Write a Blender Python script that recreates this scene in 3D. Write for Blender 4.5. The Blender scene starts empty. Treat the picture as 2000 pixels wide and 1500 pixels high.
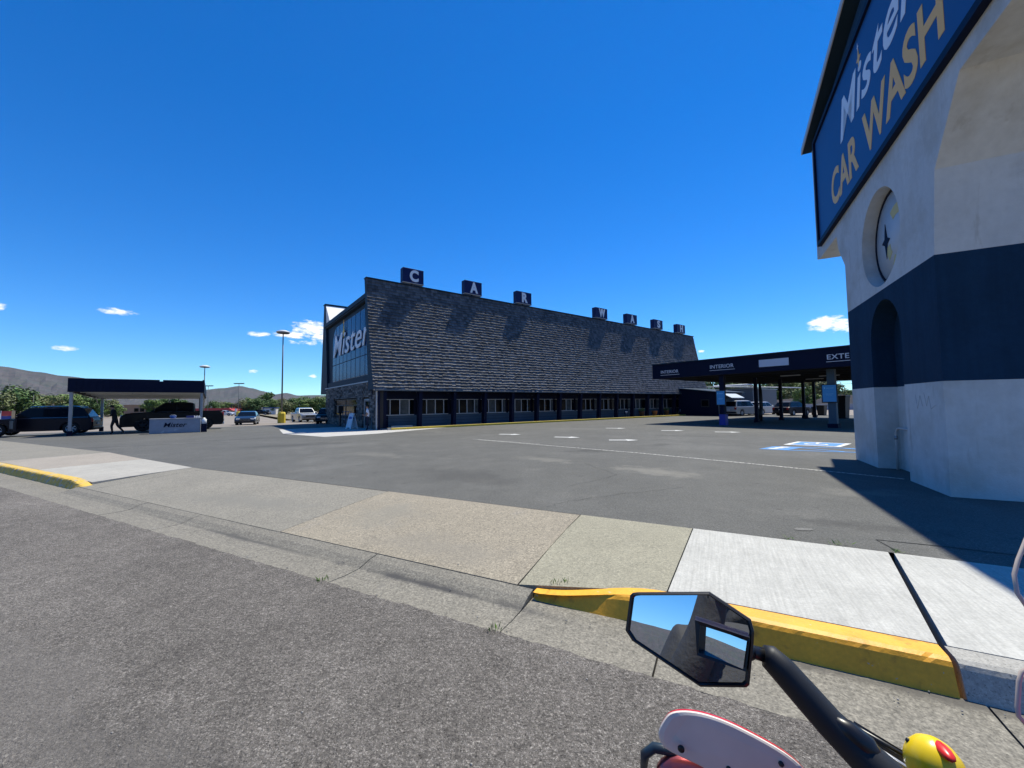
import bpy, bmesh, math, random
from mathutils import Vector, Matrix, Euler
R = math.radians
random.seed(7)
S = bpy.context.scene
COL = S.collection

# ------------------------------------------------------------------ camera, sky, sun, exposure
CAMZ = 1.62
cam_d = bpy.data.cameras.new('camera'); cam = bpy.data.objects.new('camera', cam_d); COL.objects.link(cam)
cam_d.sensor_width = 36; cam_d.lens = 36*765/2000; cam_d.clip_start = .02; cam_d.clip_end = 20000
PITCH = math.atan(40/765); ROLL = math.atan(.0118)
cam.matrix_world = Matrix.Translation((0, 0, CAMZ)) @ Matrix.Rotation(R(90)+PITCH, 4, 'X') @ Matrix.Rotation(-ROLL, 4, 'Z')
S.camera = cam
SUN_AZ, SUN_EL = R(37.6), R(64)
S.view_settings.view_transform = 'Standard'; S.view_settings.look = 'None'
S.view_settings.exposure = .45; S.view_settings.gamma = 1
world = bpy.data.worlds.new('World'); S.world = world; world.use_nodes = True
def make_world():
    nt = world.node_tree; nt.nodes.clear(); N = nt.nodes.new; L = nt.links.new
    out = N('ShaderNodeOutputWorld'); bg = N('ShaderNodeBackground'); sky = N('ShaderNodeTexSky')
    sky.sky_type = 'NISHITA'; sky.sun_disc = False; sky.sun_elevation = SUN_EL; sky.sun_rotation = SUN_AZ
    sky.altitude = 1800; sky.air_density = 1.0; sky.dust_density = .0; sky.ozone_density = 2.2
    hsv = N('ShaderNodeHueSaturation'); hsv.inputs['Saturation'].default_value = SKY_SAT; hsv.inputs['Value'].default_value = 1
    hsv.inputs['Hue'].default_value = SKY_HUE
    tint = N('ShaderNodeVectorMath'); tint.operation = 'MULTIPLY'; tint.inputs[1].default_value = SKY_TINT
    L(sky.outputs[0], hsv.inputs['Color']); L(hsv.outputs[0], tint.inputs[0]); L(tint.outputs[0], bg.inputs[0]); bg.inputs[1].default_value = SKY_STR
    # small fair weather clouds, each at its own direction, ragged by noise
    tc = N('ShaderNodeTexCoord')
    nz = N('ShaderNodeTexNoise'); nz.inputs['Scale'].default_value = 55; nz.inputs['Detail'].default_value = 8; nz.inputs['Roughness'].default_value = .62
    mp = N('ShaderNodeMapping'); mp.inputs['Scale'].default_value = (1, 1, 2.6)
    L(tc.outputs['Generated'], mp.inputs[0]); L(mp.outputs[0], nz.inputs['Vector'])
    total = None
    def m(op, a, b, clamp=False):
        q = N('ShaderNodeMath'); q.operation = op; q.use_clamp = clamp
        for i, v in enumerate((a, b)):
            if v is None: continue
            if isinstance(v, (int, float)): q.inputs[i].default_value = v
            else: L(v, q.inputs[i])
        return q.outputs[0]
    for az, el, wa, we, st in CLOUDS:
        c = Vector((math.sin(az)*math.cos(el), math.cos(az)*math.cos(el), math.sin(el)))
        rt = Vector((math.cos(az), -math.sin(az), 0)); up = rt.cross(c)
        def dot(v):
            q = N('ShaderNodeVectorMath'); q.operation = 'DOT_PRODUCT'; L(tc.outputs['Generated'], q.inputs[0]); q.inputs[1].default_value = v
            return q.outputs['Value']
        a = m('DIVIDE', dot(rt), wa); b = m('DIVIDE', dot(up), we)
        rr = m('ADD', m('MULTIPLY', a, a), m('MULTIPLY', b, b))
        msk = m('MULTIPLY', m('GREATER_THAN', dot(c), .5), m('SUBTRACT', 1, rr, True), True)
        msk = m('MULTIPLY', msk, st*.9)
        total = msk if total is None else m('MAXIMUM', total, msk)
    # cloud where mask exceeds a noise threshold
    v = m('ADD', total, m('MULTIPLY', m('SUBTRACT', nz.outputs['Fac'], .62), 2.6))
    v = m('MULTIPLY', m('MINIMUM', m('MULTIPLY', total, 6), 1), m('MULTIPLY', v, 1.5, True), True)
    bg2 = N('ShaderNodeBackground'); bg2.inputs[0].default_value = (1, 1, 1, 1); bg2.inputs[1].default_value = .95
    mx = N('ShaderNodeMixShader'); L(v, mx.inputs[0]); L(bg.outputs[0], mx.inputs[1]); L(bg2.outputs[0], mx.inputs[2]); L(mx.outputs[0], out.inputs[0])
SKY_SAT, SKY_HUE, SKY_STR, SKY_TINT = 1.42, .5, .112, (.66, .98, 1.2)
CLOUDS = [(R(a), R(e), R(w), R(h), s) for a, e, w, h, s in (
 (-53.4, 9.2, 1.1, .6, 1.0), (-45.5, 10.0, 1.9, .42, 1.05), (-49.0, 5.9, 1.2, .32, .95), (-33.5, 4.4, .6, .3, .8),
 (-33.0, 9.0, 1.4, .5, .9), (-29.3, 9.2, 2.6, .55, 1.15), (-27.5, 8.3, 3.0, .35, .7), (-27.4, 10.2, 2.6, 1.3, 1.15), (-25.9, 9.2, 1.7, 1.0, 1.1),
 (-27.0, 4.0, .6, .3, .9), (39.0, 8.8, 2.2, 1.0, 1.25), (40.5, 8.2, 2.0, .8, 1.0), (26.0, 6.7, .5, .3, .9),
 (-147, 9.5, 2.6, 1.1, 1.3), (-168, 18, 4.2, 1.7, 1.3), (-120, 12, 5, 1.3, 1.2), (110, 14, 5, 1.5, 1.1), (75, 10, 4, 1, 1.1), (-85, 11, 3, .8, 1.1), (150, 10, 4, 1.2, 1.2))]
make_world()
sun_d = bpy.data.lights.new('sun', 'SUN'); sun = bpy.data.objects.new('sun', sun_d); COL.objects.link(sun)
sun_d.energy = 4.8; sun_d.angle = R(.53); sun_d.color = (1, .965, .84)
sdir = Vector((math.sin(SUN_AZ)*math.cos(SUN_EL), math.cos(SUN_AZ)*math.cos(SUN_EL), math.sin(SUN_EL)))
sun.rotation_euler = sdir.to_track_quat('Z', 'Y').to_euler(); sun.location = sdir*60

# ------------------------------------------------------------------ helpers
BROT = R(36.9)      # car wash axes: local x runs along the long wall, local y towards its far side
SROT = R(-27.2)     # street axes: local x along the kerb, local y into the lot
def rot2(a, x, y): return (x*math.cos(a)-y*math.sin(a), x*math.sin(a)+y*math.cos(a))
def BW(d, n): return rot2(BROT, d, n)
def SW(s, t): return rot2(SROT, s, t)
def gz(x, y):
    n = -x*math.sin(BROT)+y*math.cos(BROT)
    return -min(.5, max(0., .016*(n-38)))

MATS = {}
def mat(name, col, rough=.6, metal=0., spec=.5, noise=None, bump=None, coat=0., emit=None, trans=0., attr=None, cols=None, alpha=None):
    """noise=(scale, amount, detail): value variation; bump=(scale, strength, distance); cols: extra mottling [(scale, colour, lo, hi)]; attr: per-piece tone"""
    if name in MATS: return MATS[name]
    m = bpy.data.materials.new(name); m.use_nodes = True; MATS[name] = m
    nt = m.node_tree; N = nt.nodes.new; L = nt.links.new; p = nt.nodes['Principled BSDF']
    p.inputs['Roughness'].default_value = rough; p.inputs['Metallic'].default_value = metal
    p.inputs['Specular IOR Level'].default_value = spec; p.inputs['Coat Weight'].default_value = coat
    p.inputs['Coat Roughness'].default_value = .05
    p.inputs['Transmission Weight'].default_value = trans
    p.inputs['Base Color'].default_value = (*col, 1)
    src = None; tc = None
    def tex(scale, detail, rough_=.55, obj=True, stretch=None):
        nonlocal tc
        if tc is None: tc = N('ShaderNodeTexCoord')
        n = N('ShaderNodeTexNoise'); n.inputs['Scale'].default_value = scale; n.inputs['Detail'].default_value = detail; n.inputs['Roughness'].default_value = rough_
        v = tc.outputs['Object']
        if stretch:
            mp = N('ShaderNodeMapping'); mp.inputs['Scale'].default_value = stretch; L(v, mp.inputs[0]); v = mp.outputs[0]
        L(v, n.inputs['Vector']); return n.outputs['Fac']
    rgb = N('ShaderNodeRGB'); rgb.outputs[0].default_value = (*col, 1); src = rgb.outputs[0]
    for c in (cols or []):
        sc, cc, lo, hi = c[:4]
        f = tex(sc, 6, .6, stretch=c[4] if len(c) > 4 else None)
        mr = N('ShaderNodeMapRange'); mr.inputs['From Min'].default_value = lo; mr.inputs['From Max'].default_value = hi; L(f, mr.inputs['Value'])
        mx = N('ShaderNodeMix'); mx.data_type = 'RGBA'; L(mr.outputs[0], mx.inputs['Factor']); L(src, mx.inputs[6]); mx.inputs[7].default_value = (*cc, 1); src = mx.outputs[2]
    for nn in ([noise] if noise and not isinstance(noise, list) else (noise or [])):
        f = tex(nn[0], nn[2] if len(nn) > 2 else 4, stretch=nn[3] if len(nn) > 3 else None)
        mr = N('ShaderNodeMapRange'); mr.inputs['From Min'].default_value = .25; mr.inputs['From Max'].default_value = .75
        mr.inputs['To Min'].default_value = 1-nn[1]; mr.inputs['To Max'].default_value = 1+nn[1]; L(f, mr.inputs['Value'])
        mx = N('ShaderNodeVectorMath'); mx.operation = 'MULTIPLY'; L(src, mx.inputs[0]); L(mr.outputs[0], mx.inputs[1]); src = mx.outputs[0]
    if attr:
        at = N('ShaderNodeAttribute'); at.attribute_name = attr
        mx = N('ShaderNodeVectorMath'); mx.operation = 'MULTIPLY'; L(src, mx.inputs[0]); L(at.outputs['Fac'], mx.inputs[1]); src = mx.outputs[0]
    L(src, p.inputs['Base Color'])
    if bump:
        prev = None
        for bb in (bump if isinstance(bump, list) else [bump]):
            f = tex(bb[0], 5, .6, stretch=bb[3] if len(bb) > 3 else None)
            b = N('ShaderNodeBump'); b.inputs['Strength'].default_value = bb[1]; b.inputs['Distance'].default_value = bb[2]; L(f, b.inputs['Height'])
            if prev: L(prev, b.inputs['Normal'])
            prev = b.outputs[0]
        L(prev, p.inputs['Normal'])
    if emit: p.inputs['Emission Color'].default_value = (*emit[:3], 1); p.inputs['Emission Strength'].default_value = emit[3]
    if alpha is not None: p.inputs['Alpha'].default_value = alpha
    return m

def stains(m, items):
    """irregular stains with a place of their own: (centre, radii, angle, colour, strength, noise scale)"""
    nt = m.node_tree; N = nt.nodes.new; L = nt.links.new; p = nt.nodes['Principled BSDF']; src = p.inputs['Base Color'].links[0].from_socket
    tc = N('ShaderNodeTexCoord')
    for (cx, cy), (rx, ry), ang, col, st, ns in items:
        mp = N('ShaderNodeMapping'); mp.vector_type = 'TEXTURE'; mp.inputs['Location'].default_value = (cx, cy, 0); mp.inputs['Rotation'].default_value = (0, 0, ang); mp.inputs['Scale'].default_value = (rx, ry, 1e3); L(tc.outputs['Object'], mp.inputs[0])
        ln = N('ShaderNodeVectorMath'); ln.operation = 'LENGTH'; L(mp.outputs[0], ln.inputs[0])
        nz = N('ShaderNodeTexNoise'); nz.inputs['Scale'].default_value = ns; nz.inputs['Detail'].default_value = 7; nz.inputs['Roughness'].default_value = .65; L(tc.outputs['Object'], nz.inputs['Vector'])
        ad = N('ShaderNodeMath'); ad.operation = 'MULTIPLY_ADD'; L(nz.outputs['Fac'], ad.inputs[0]); ad.inputs[1].default_value = 2.2; L(ln.outputs['Value'], ad.inputs[2])
        mr = N('ShaderNodeMapRange'); mr.interpolation_type = 'SMOOTHSTEP'; mr.inputs['From Min'].default_value = 2.05; mr.inputs['From Max'].default_value = 1.15; mr.inputs['To Min'].default_value = 0; mr.inputs['To Max'].default_value = st; L(ad.outputs[0], mr.inputs['Value'])
        mx = N('ShaderNodeMix'); mx.data_type = 'RGBA'; L(mr.outputs[0], mx.inputs['Factor']); L(src, mx.inputs[6]); mx.inputs[7].default_value = (*col, 1); src = mx.outputs[2]
    L(src, p.inputs['Base Color'])

class MB:
    """collects shapes, build() links them as one mesh object"""
    def __init__(s): s.v = []; s.f = []; s.tone = []; s.m = []; s.mi = 0; s.smooth = False; s.sm = []
    def add(s, vs, fs, tone=1.):
        o = len(s.v); s.v += [tuple(q) for q in vs]
        for f in fs: s.f.append([i+o for i in f]); s.tone.append(tone); s.m.append(s.mi); s.sm.append(s.smooth)
        return s
    def box(s, x0, x1, y0, y1, z0, z1, tone=1., M=None):
        vs = [Vector((x, y, z)) for z in (z0, z1) for y in (y0, y1) for x in (x0, x1)]
        if M: vs = [M @ q for q in vs]
        return s.add(vs, [(0, 2, 3, 1), (4, 5, 7, 6), (0, 1, 5, 4), (2, 6, 7, 3), (0, 4, 6, 2), (1, 3, 7, 5)], tone)
    def bbox(s, x0, x1, y0, y1, z0, z1, b=.02, M=None):
        bm = bmesh.new(); bmesh.ops.create_cube(bm, size=1)
        for v in bm.verts: v.co = Vector(((x0+x1)/2+v.co.x*(x1-x0), (y0+y1)/2+v.co.y*(y1-y0), (z0+z1)/2+v.co.z*(z1-z0)))
        bmesh.ops.bevel(bm, geom=bm.edges[:], offset=b, segments=2, profile=.5, affect='EDGES')
        if M: bm.transform(M)
        return s.bm(bm)
    def bm(s, bm):
        bm.verts.index_update(); s.add([v.co.copy() for v in bm.verts], [[v.index for v in f.verts] for f in bm.faces]); bm.free(); return s
    def prism(s, poly, f0, f1, cap=True):
        """poly of 2D points, f0/f1 map a 2D point to 3D at either end"""
        n = len(poly); vs = [f0(*q) for q in poly]+[f1(*q) for q in poly]
        fs = [(i, (i+1) % n, n+(i+1) % n, n+i) for i in range(n)]
        if cap: fs += [tuple(range(n-1, -1, -1)), tuple(range(n, 2*n))]
        return s.add(vs, fs)
    def loft(s, rings, cap=True, closed=True):
        n = len(rings[0]); vs = [q for r in rings for q in r]; fs = []
        for k in range(len(rings)-1):
            for i in range(n if closed else n-1):
                j = (i+1) % n; fs.append((k*n+i, k*n+j, (k+1)*n+j, (k+1)*n+i))
        if cap and closed: fs += [tuple(range(n-1, -1, -1)), tuple((len(rings)-1)*n+i for i in range(n))]
        return s.add(vs, fs)
    def tube(s, pts, rad, n=10, cap=True):
        pts = [Vector(q) for q in pts]; rad = rad if isinstance(rad, (list, tuple)) else [rad]*len(pts)
        rings = []; ref = None
        for i, q in enumerate(pts):
            t = (pts[min(i+1, len(pts)-1)]-pts[max(i-1, 0)]).normalized()
            if ref is None: ref = t.orthogonal().normalized()
            ref = (ref-t*ref.dot(t)).normalized(); b = t.cross(ref)
            rings.append([q+(ref*math.cos(a)+b*math.sin(a))*rad[i] for a in (2*math.pi*k/n for k in range(n))])
        o = s.smooth; s.smooth = n > 6; s.loft(rings, cap); s.smooth = o; return s
    def lathe(s, prof, c=(0, 0, 0), n=20, axis='z', M=None, cap=True):
        rings = []
        for r, h in prof:
            ring = []
            for k in range(n):
                a = 2*math.pi*k/n; q = (r*math.cos(a), r*math.sin(a), h)
                if axis == 'y': q = (q[0], q[2], -q[1])
                if axis == 'x': q = (q[2], q[0], q[1])
                q = Vector(q)+Vector(c); ring.append(M @ q if M else q)
            rings.append(ring)
        o = s.smooth; s.smooth = True; s.loft(rings, cap); s.smooth = o; return s
    def ball(s, c, r, n=14, M=None, zmin=-1):
        r = (r, r, r) if isinstance(r, (int, float)) else r
        rings = []; k0 = n//2
        for i in range(k0+1):
            th = math.pi*i/k0; rings.append([(Vector((c[0]+r[0]*max(1e-4, math.sin(th))*math.cos(a), c[1]+r[1]*max(1e-4, math.sin(th))*math.sin(a), c[2]-r[2]*math.cos(th)))) for a in (2*math.pi*k/n for k in range(n))])
        if M: rings = [[M @ q for q in rg] for rg in rings]
        o = s.smooth; s.smooth = True; s.loft(rings); s.smooth = o; return s
    def mesh(s, name, mats, tone=False):
        me = bpy.data.meshes.new(name); me.from_pydata(s.v, [], s.f)
        for m in (mats if isinstance(mats, (list, tuple)) else [mats]): me.materials.append(m)
        me.polygons.foreach_set('material_index', s.m); me.polygons.foreach_set('use_smooth', s.sm)
        if tone:
            a = me.attributes.new('tone', 'FLOAT', 'FACE'); a.data.foreach_set('value', s.tone)
        me.update(); return me
    def build(s, name, mats, parent=None, tone=False, norm=True):
        me = s.mesh(name, mats, tone)
        if norm:
            b = bmesh.new(); b.from_mesh(me); bmesh.ops.recalc_face_normals(b, faces=b.faces[:]); b.to_mesh(me); b.free()
        o = bpy.data.objects.new(name, me); COL.objects.link(o)
        if parent: o.parent = parent
        return o
def tag(o, label=None, cat=None, group=None, kind=None):
    if label: o['label'] = label
    if cat: o['category'] = cat
    if group: o['group'] = group
    if kind: o['kind'] = kind
    return o
def thing(name, label, cat, loc=(0, 0, 0), rz=0, group=None):
    o = bpy.data.objects.new(name, None); COL.objects.link(o); o.empty_display_size = .2
    o.location = loc; o.rotation_euler = (0, 0, rz); return tag(o, label, cat, group)
def place(me, name, parent, M=None):
    o = bpy.data.objects.new(name, me); COL.objects.link(o); o.parent = parent
    if M is not None: o.matrix_local = M
    return o
def copy_tree(o, parent=None):
    c = o.copy(); COL.objects.link(c); c.parent = parent
    for ch in [q for q in bpy.data.objects if q.parent == o]: copy_tree(ch, c)
    return c
_children = None
def text_mesh(txt, size=1., depth=.03, shear=0., bold=.0, spacing=1., mats=None):
    cu = bpy.data.curves.new('txt', 'FONT'); cu.body = txt; cu.size = size; cu.extrude = depth/2; cu.shear = shear; cu.offset = bold
    cu.space_character = spacing; cu.resolution_u = 4; cu.fill_mode = 'BOTH'
    o = bpy.data.objects.new('txt', cu); COL.objects.link(o)
    bpy.context.view_layer.update()
    me = bpy.data.meshes.new_from_object(o.evaluated_get(bpy.context.evaluated_depsgraph_get()))
    bpy.data.objects.remove(o); bpy.data.curves.remove(cu); me.materials.clear(); me.materials.append(mats)
    return me
def fit(me, w, h, slant=0):
    """move the mesh so that its box is 0..w, 0..h in x, y"""
    xs = [v.co.x for v in me.vertices]; ys = [v.co.y for v in me.vertices]
    x0, x1, y0, y1 = min(xs), max(xs), min(ys), max(ys)
    for v in me.vertices: v.co.x = (v.co.x-x0)/(x1-x0)*w; v.co.y = (v.co.y-y0)/(y1-y0)*h
    return me
def axes(o, x, y):
    x = Vector(x).normalized(); y = Vector(y).normalized(); z = x.cross(y)
    M = Matrix((x, y, z)).transposed().to_4x4(); M.translation = Vector(o); return M

# ------------------------------------------------------------------ materials
NAVY = mat('navy_paint', (.003, .0065, .026), .6, spec=.15, noise=(1.5, .12))
NAVY2 = mat('navy_wall_paint', (.008, .022, .052), .6, spec=.2, noise=(1.2, .15), bump=(30, .1, .01))
TEALB = mat('dark_teal_paint', (.010, .026, .045), .6, spec=.2, noise=(1.5, .12))
SIDING = mat('blue_grey_siding', (.05, .088, .12), .55, noise=(2, .12))
WHITE = mat('white_paint', (.72, .72, .72), .5, noise=(3, .06))
STUCCO = mat('white_stucco', (.60, .595, .575), .85, spec=.2, noise=[(1.1, .07, 6), (9, .05, 4), (1.3, .035, 6, (6, 6, .25))], bump=[(38, .45, .012), (5, .3, .03)], cols=[(1.7, (.50, .485, .45), .58, .78), (3.2, (.40, .375, .33), .62, .76, (1, 1, .16)), (.7, (.52, .50, .46), .5, .62)])
BLUEBAND = mat('blue_stucco', (.010, .035, .070), .8, spec=.15, noise=[(1.3, .16, 6), (1.3, .12, 6, (6, 6, .25)), (14, .08)], bump=[(38, .45, .012), (5, .3, .03)])
GLASS = mat('dark_window_glass', (.004, .005, .006), .05, spec=.12, noise=(.5, .3))
CGLASS = mat('blue_curtain_glass', (.010, .052, .155), .2, spec=.12, noise=(.6, .12))
MULL = mat('pale_mullion', (.5, .48, .46), .5)
STEEL = mat('grey_steel', (.3, .31, .32), .45, metal=.6, noise=(6, .1))
DSTEEL = mat('dark_metal', (.03, .032, .036), .5, metal=.3)
BLACK = mat('black_plastic', (.008, .008, .009), .45, bump=(160, .08, .001))
ASPH_LOT = mat('lot_asphalt', (.094, .092, .084), .85, spec=.3,
    noise=[(.35, .12, 6), (1.7, .10, 5), (13, .12, 4), (38, .34, 3), (85, .35, 2)],
    cols=[(.22, (.125, .122, .112), .52, .75), (.8, (.125, .120, .108), .56, .74), (1.6, (.052, .051, .048), .64, .74), (60, (.24, .235, .22), .60, .70), (48, (.025, .025, .025), .60, .72)],
    bump=[(90, .55, .006), (11, .15, .01)])
ASPH_ST = mat('street_asphalt', (.138, .124, .110), .9, spec=.2,
    noise=[(.45, .22, 7), (3.1, .14, 5), (9, .16, 4), (22, .3, 4), (46, .4, 3)],
    cols=[(105, (.30, .275, .245), .54, .63), (85, (.028, .025, .022), .555, .65), (130, (.46, .43, .39), .62, .68)],
    bump=[(52, 1., .02), (130, .8, .008)])
SHEENLOT = mat('sheen_tan_asphalt', (.22, .185, .15), .9, noise=[(.1, .14, 6), (1.3, .1, 4), (14, .1, 3)], bump=(30, .3, .01))  # sheen of grazing light on asphalt, put into the base colour as tan
SCRUB = mat('dry_ground', (.23, .19, .13), .95, noise=[(.02, .2, 6), (.3, .15, 5)], cols=[(.05, (.10, .11, .045), .5, .62)])
def concrete(name, col, sp=.18, broom=False, stain=(.3, .28, .25)):
    return mat(name, col, .85, noise=[(.9, .09, 6), (7, .08, 4), (30, sp*.8, 3), (60, sp, 3)]+([(9, .16, 5, (5, .22, 1)), (2.2, .07, 5)] if broom else []),
        cols=[(1.6, stain, .62, .85)]+([] if broom else [(70, (col[0]*.42, col[1]*.42, col[2]*.42), .58, .68), (85, (col[0]*1.5, col[1]*1.5, col[2]*1.5), .60, .68)]),
        bump=[(80, .35, .004)]+([(12, .5, .01, (5, .2, 1))] if broom else [(20, .12, .006)]))
C_WHITE = concrete('white_broomed_concrete', (.405, .395, .36), .10, True, (.32, .305, .27))
C_TAN = concrete('tan_exposed_aggregate', (.245, .212, .158), .36, False, (.235, .215, .185))
C_BEIGE = concrete('beige_concrete', (.255, .236, .172), .24, False, (.25, .235, .19))
C_GREY = concrete('grey_worn_concrete', (.205, .188, .152), .3, False, (.18, .17, .155))
C_GUT = concrete('gutter_concrete', (.182, .166, .134), .36, False, (.16, .15, .135))
C_PINK = concrete('pinkish_concrete', (.29, .255, .21), .15, False, (.26, .225, .20))
JOINT = mat('joint_dirt', (.035, .03, .026), .95, noise=(20, .3))
KYEL = mat('yellow_kerb_paint', (.78, .36, .016), .55, noise=[(4, .12), (40, .1)], cols=[(7, (.50, .21, .015), .58, .70), (11, (.24, .12, .02), .66, .74, (.3, 1, 1)), (20, (.42, .37, .30), .665, .70)], bump=[(60, .25, .006), (9, .3, .015)])
KYEL2 = mat('flaking_yellow_paint', (.62, .40, .06), .65, noise=[(5, .14), (40, .1)], cols=[(7, (.42, .37, .28), .54, .62), (16, (.20, .12, .03), .60, .70)], bump=[(50, .3, .008), (8, .5, .02)])
def worn(name, col, lo=.5, hi=.62, under=(.09, .09, .088)): return mat(name, col, .75, noise=(30, .1), cols=[(16, under, lo, hi)])
P_WHITE = worn('white_road_paint', (.62, .62, .6), .60, .74); P_FADED = worn('faded_road_paint', (.42, .41, .37), .44, .58)
P_BLUE = worn('blue_road_paint', (.06, .22, .50), .58, .74)
# ------------------------------------------------------------------ ground, street, pavement
def struct(o): o['kind'] = 'structure'; return o
def terrain():
    # one sheet to the horizon, denser near the camera
    g = sorted(set([-6400, -4000, -2500, -1500, -900, -500, -300]+[-200+10*k for k in range(41)]+[300, 500, 900, 1500, 2500, 4000, 6400]))
    vs = []; fs = []; n = len(g)
    for y in g:
        for x in g:
            t = x*math.sin(-SROT)+y*math.cos(SROT)
            z = gz(x, y)-.035 if t > 12 else -.30
            vs.append((x, y, z))
    for j in range(n-1):
        for i in range(n-1): a = j*n+i; fs.append((a, a+1, a+n+1, a+n))
    return struct(MB().add(vs, fs).build('ground', SCRUB, norm=False))
terrain()
def sheet(name, mt, quad_fn, us, vs_, kind=True):
    pts = [quad_fn(u, v) for v in vs_ for u in us]; nu = len(us)
    fs = [(j*nu+i, j*nu+i+1, (j+1)*nu+i+1, (j+1)*nu+i) for j in range(len(vs_)-1) for i in range(nu-1)]
    o = MB().add(pts, fs).build(name, mt, norm=False)
    return struct(o) if kind else o
def lotpt(s, t, dz=0.):
    x, y = SW(s, t); return (x, y, gz(x, y)+dz)
T_BACK = 5.62
ts = [T_BACK]+[8+3*k for k in range(22)]
ss = [-58+4*k for k in range(34)]
sheet('parking_lot', ASPH_LOT, lambda s, t: lotpt(s, t), ss, ts)
def BL(d, n, dz=0.): x, y = BW(d, n); return (x, y, gz(x, y)+dz)
# sheen-tan parking lot behind the car wash lane
sheet('far_parking_lot', SHEENLOT, lambda d, n: BL(d, n, .006), [-110+6*k for k in range(21)]+[8.2], [44.2+4*k for k in range(26)])
sheet('back_parking_lot', SHEENLOT, lambda d, n: BL(d, n, .005), [56+6*k for k in range(14)], [-12+5*k for k in range(26)])
ST_Z = -.18; rs0 = random.Random(9)
struct(sheet('street', ASPH_ST, lambda s, t: (*SW(s, t+(rs0.uniform(-.02, .012) if t > 2.5 else 0)), ST_Z+.004), [-160, -60]+[-24+.07*k for k in range(430)]+[20, 60, 160], [-10.2, -6, -2, 0, 1.2, 2.2, 2.79]))
sheet('far_pavement', C_GREY, lambda s, t: (*SW(s, t), -.06), [-160, -60, 0, 60, 160], [-13, -10.2])
# slabs: each a block of its own with open joints, over a dirt bed
bed = MB(); bed.box(-60, 30, 2.72, 5.66, -.34, -.235); bo = struct(bed.build('pavement_bed', JOINT)); bo.rotation_euler.z = SROT
pave = thing('pavement', None, None, (0, 0, 0), SROT); pave['kind'] = 'structure'
for k in ('label', 'category'):
    if k in pave: del pave[k]
rs = random.Random(3)
def slab(name, mt, s0, s1, prof, gap=.005, shear=(0, 0), prof1=None):
    """prof: (t, z) top line from street to lot"""
    b = MB(); j = [rs.uniform(-.003, .003) for _ in range(2)]
    top0 = [(s0+gap+shear[0]*(t-prof[0][0]), t, z+j[0]) for t, z in prof]; top1 = [(s1-gap+shear[1]*(t-prof[0][0]), t, z+j[1]) for t, z in (prof1 or prof)]
    n = len(prof); vs = top0+top1+[(a, t, -.232) for a, t, z in top0]+[(a, t, -.23) for a, t, z in top1]
    fs = []
    for i in range(n-1):
        fs += [(i, n+i, n+i+1, i+1), (2*n+i, 2*n+i+1, i+1, i), (3*n+i, n+i, n+i+1, 3*n+i+1)]
    fs += [(0, 2*n, 3*n, n), (n-1, 2*n-1, 4*n-1, 3*n-1)]
    b.add(vs, fs); return b.build(name, mt, pave)
GUT = [(2.78, ST_Z+.001), (3.0, ST_Z-.012), (3.22, ST_Z-.012)]
GUTK = GUT+[(3.42, ST_Z-.006)]
LIP = GUT[:2]+[(3.18, ST_Z-.008), (3.24, ST_Z+.008), (3.32, ST_Z+.04), (3.45, ST_Z+.062)]
for a, b_ in zip([-40, -36, -32, -28, -24, -20, -16.4], [-36, -32, -28, -24, -20, -16.4, -12.75]): slab('gutter_slab', C_GUT, a, b_, GUTK)
for a, b_ in zip([-12.75, -11.1, -9.4, -7.5, -5.5, -3.58], [-11.1, -9.4, -7.5, -5.5, -3.58, -1.57]): slab('gutter_slab', C_GUT, a, b_, LIP)
for a, b_ in zip([-1.57, -.42, 1.37, 3.2, 5.0], [-.42, 1.37, 3.2, 5.0, 7.0]): slab('gutter_slab', C_GUT, a, b_, GUTK, .007)
APR = [(3.462, ST_Z+.064), (4.2, -.065), (5.0, -.018), (T_BACK-.012, 0)]
slab('apron_slab', C_GREY, -12.75, -12.1, APR); slab('apron_slab', C_GREY, -12.1, -5.45, APR, .010, (0, -.05))
slab('apron_slab', C_TAN, -5.45, -1.74, APR, .010, (-.05, -.02))
C_OFFW = concrete('off_white_concrete', (.34, .32, .28), .1, True, (.36, .345, .315))
FLT = [(3.67, 0.004), (T_BACK-.012, .004)]
slab('pavement_slab', C_BEIGE, -1.74, -.42, [(3.465, ST_Z+.066), (4.3, -.045), (4.9, -.01), (T_BACK-.012, .004)], .009, (-.02, .06), [(3.67, .002), (4.3, .003), (4.9, .003), (T_BACK-.012, .004)]); slab('pavement_slab', C_WHITE, -.41, 1.27, FLT, .006, (.06, .17))
slab('pavement_slab', C_WHITE, 1.30, 3.2, FLT, .012, (.17, .1)); slab('pavement_slab', C_WHITE, 3.2, 5.0, FLT); slab('pavement_slab', C_WHITE, 5.0, 7.0, FLT)
slab('pavement_slab', C_OFFW, -16.4, -12.75, [(3.67, -.0), (4.6, .0), (T_BACK+.26, .004)], .005, (0, 0), [(3.67, -.05), (4.6, -.02), (T_BACK-.012, .003)]); slab('pavement_slab', C_PINK, -20.3, -16.4, [(3.67, .004), (T_BACK+.62, .004)], .005, (0, 0), [(3.67, .004), (T_BACK+.26, .004)])
for a in (-40, -35, -30, -25): slab('pavement_slab', C_GREY, a, a+5 if a < -25 else -20.3, [(3.67, .004), (T_BACK+.62, .004)])
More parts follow.
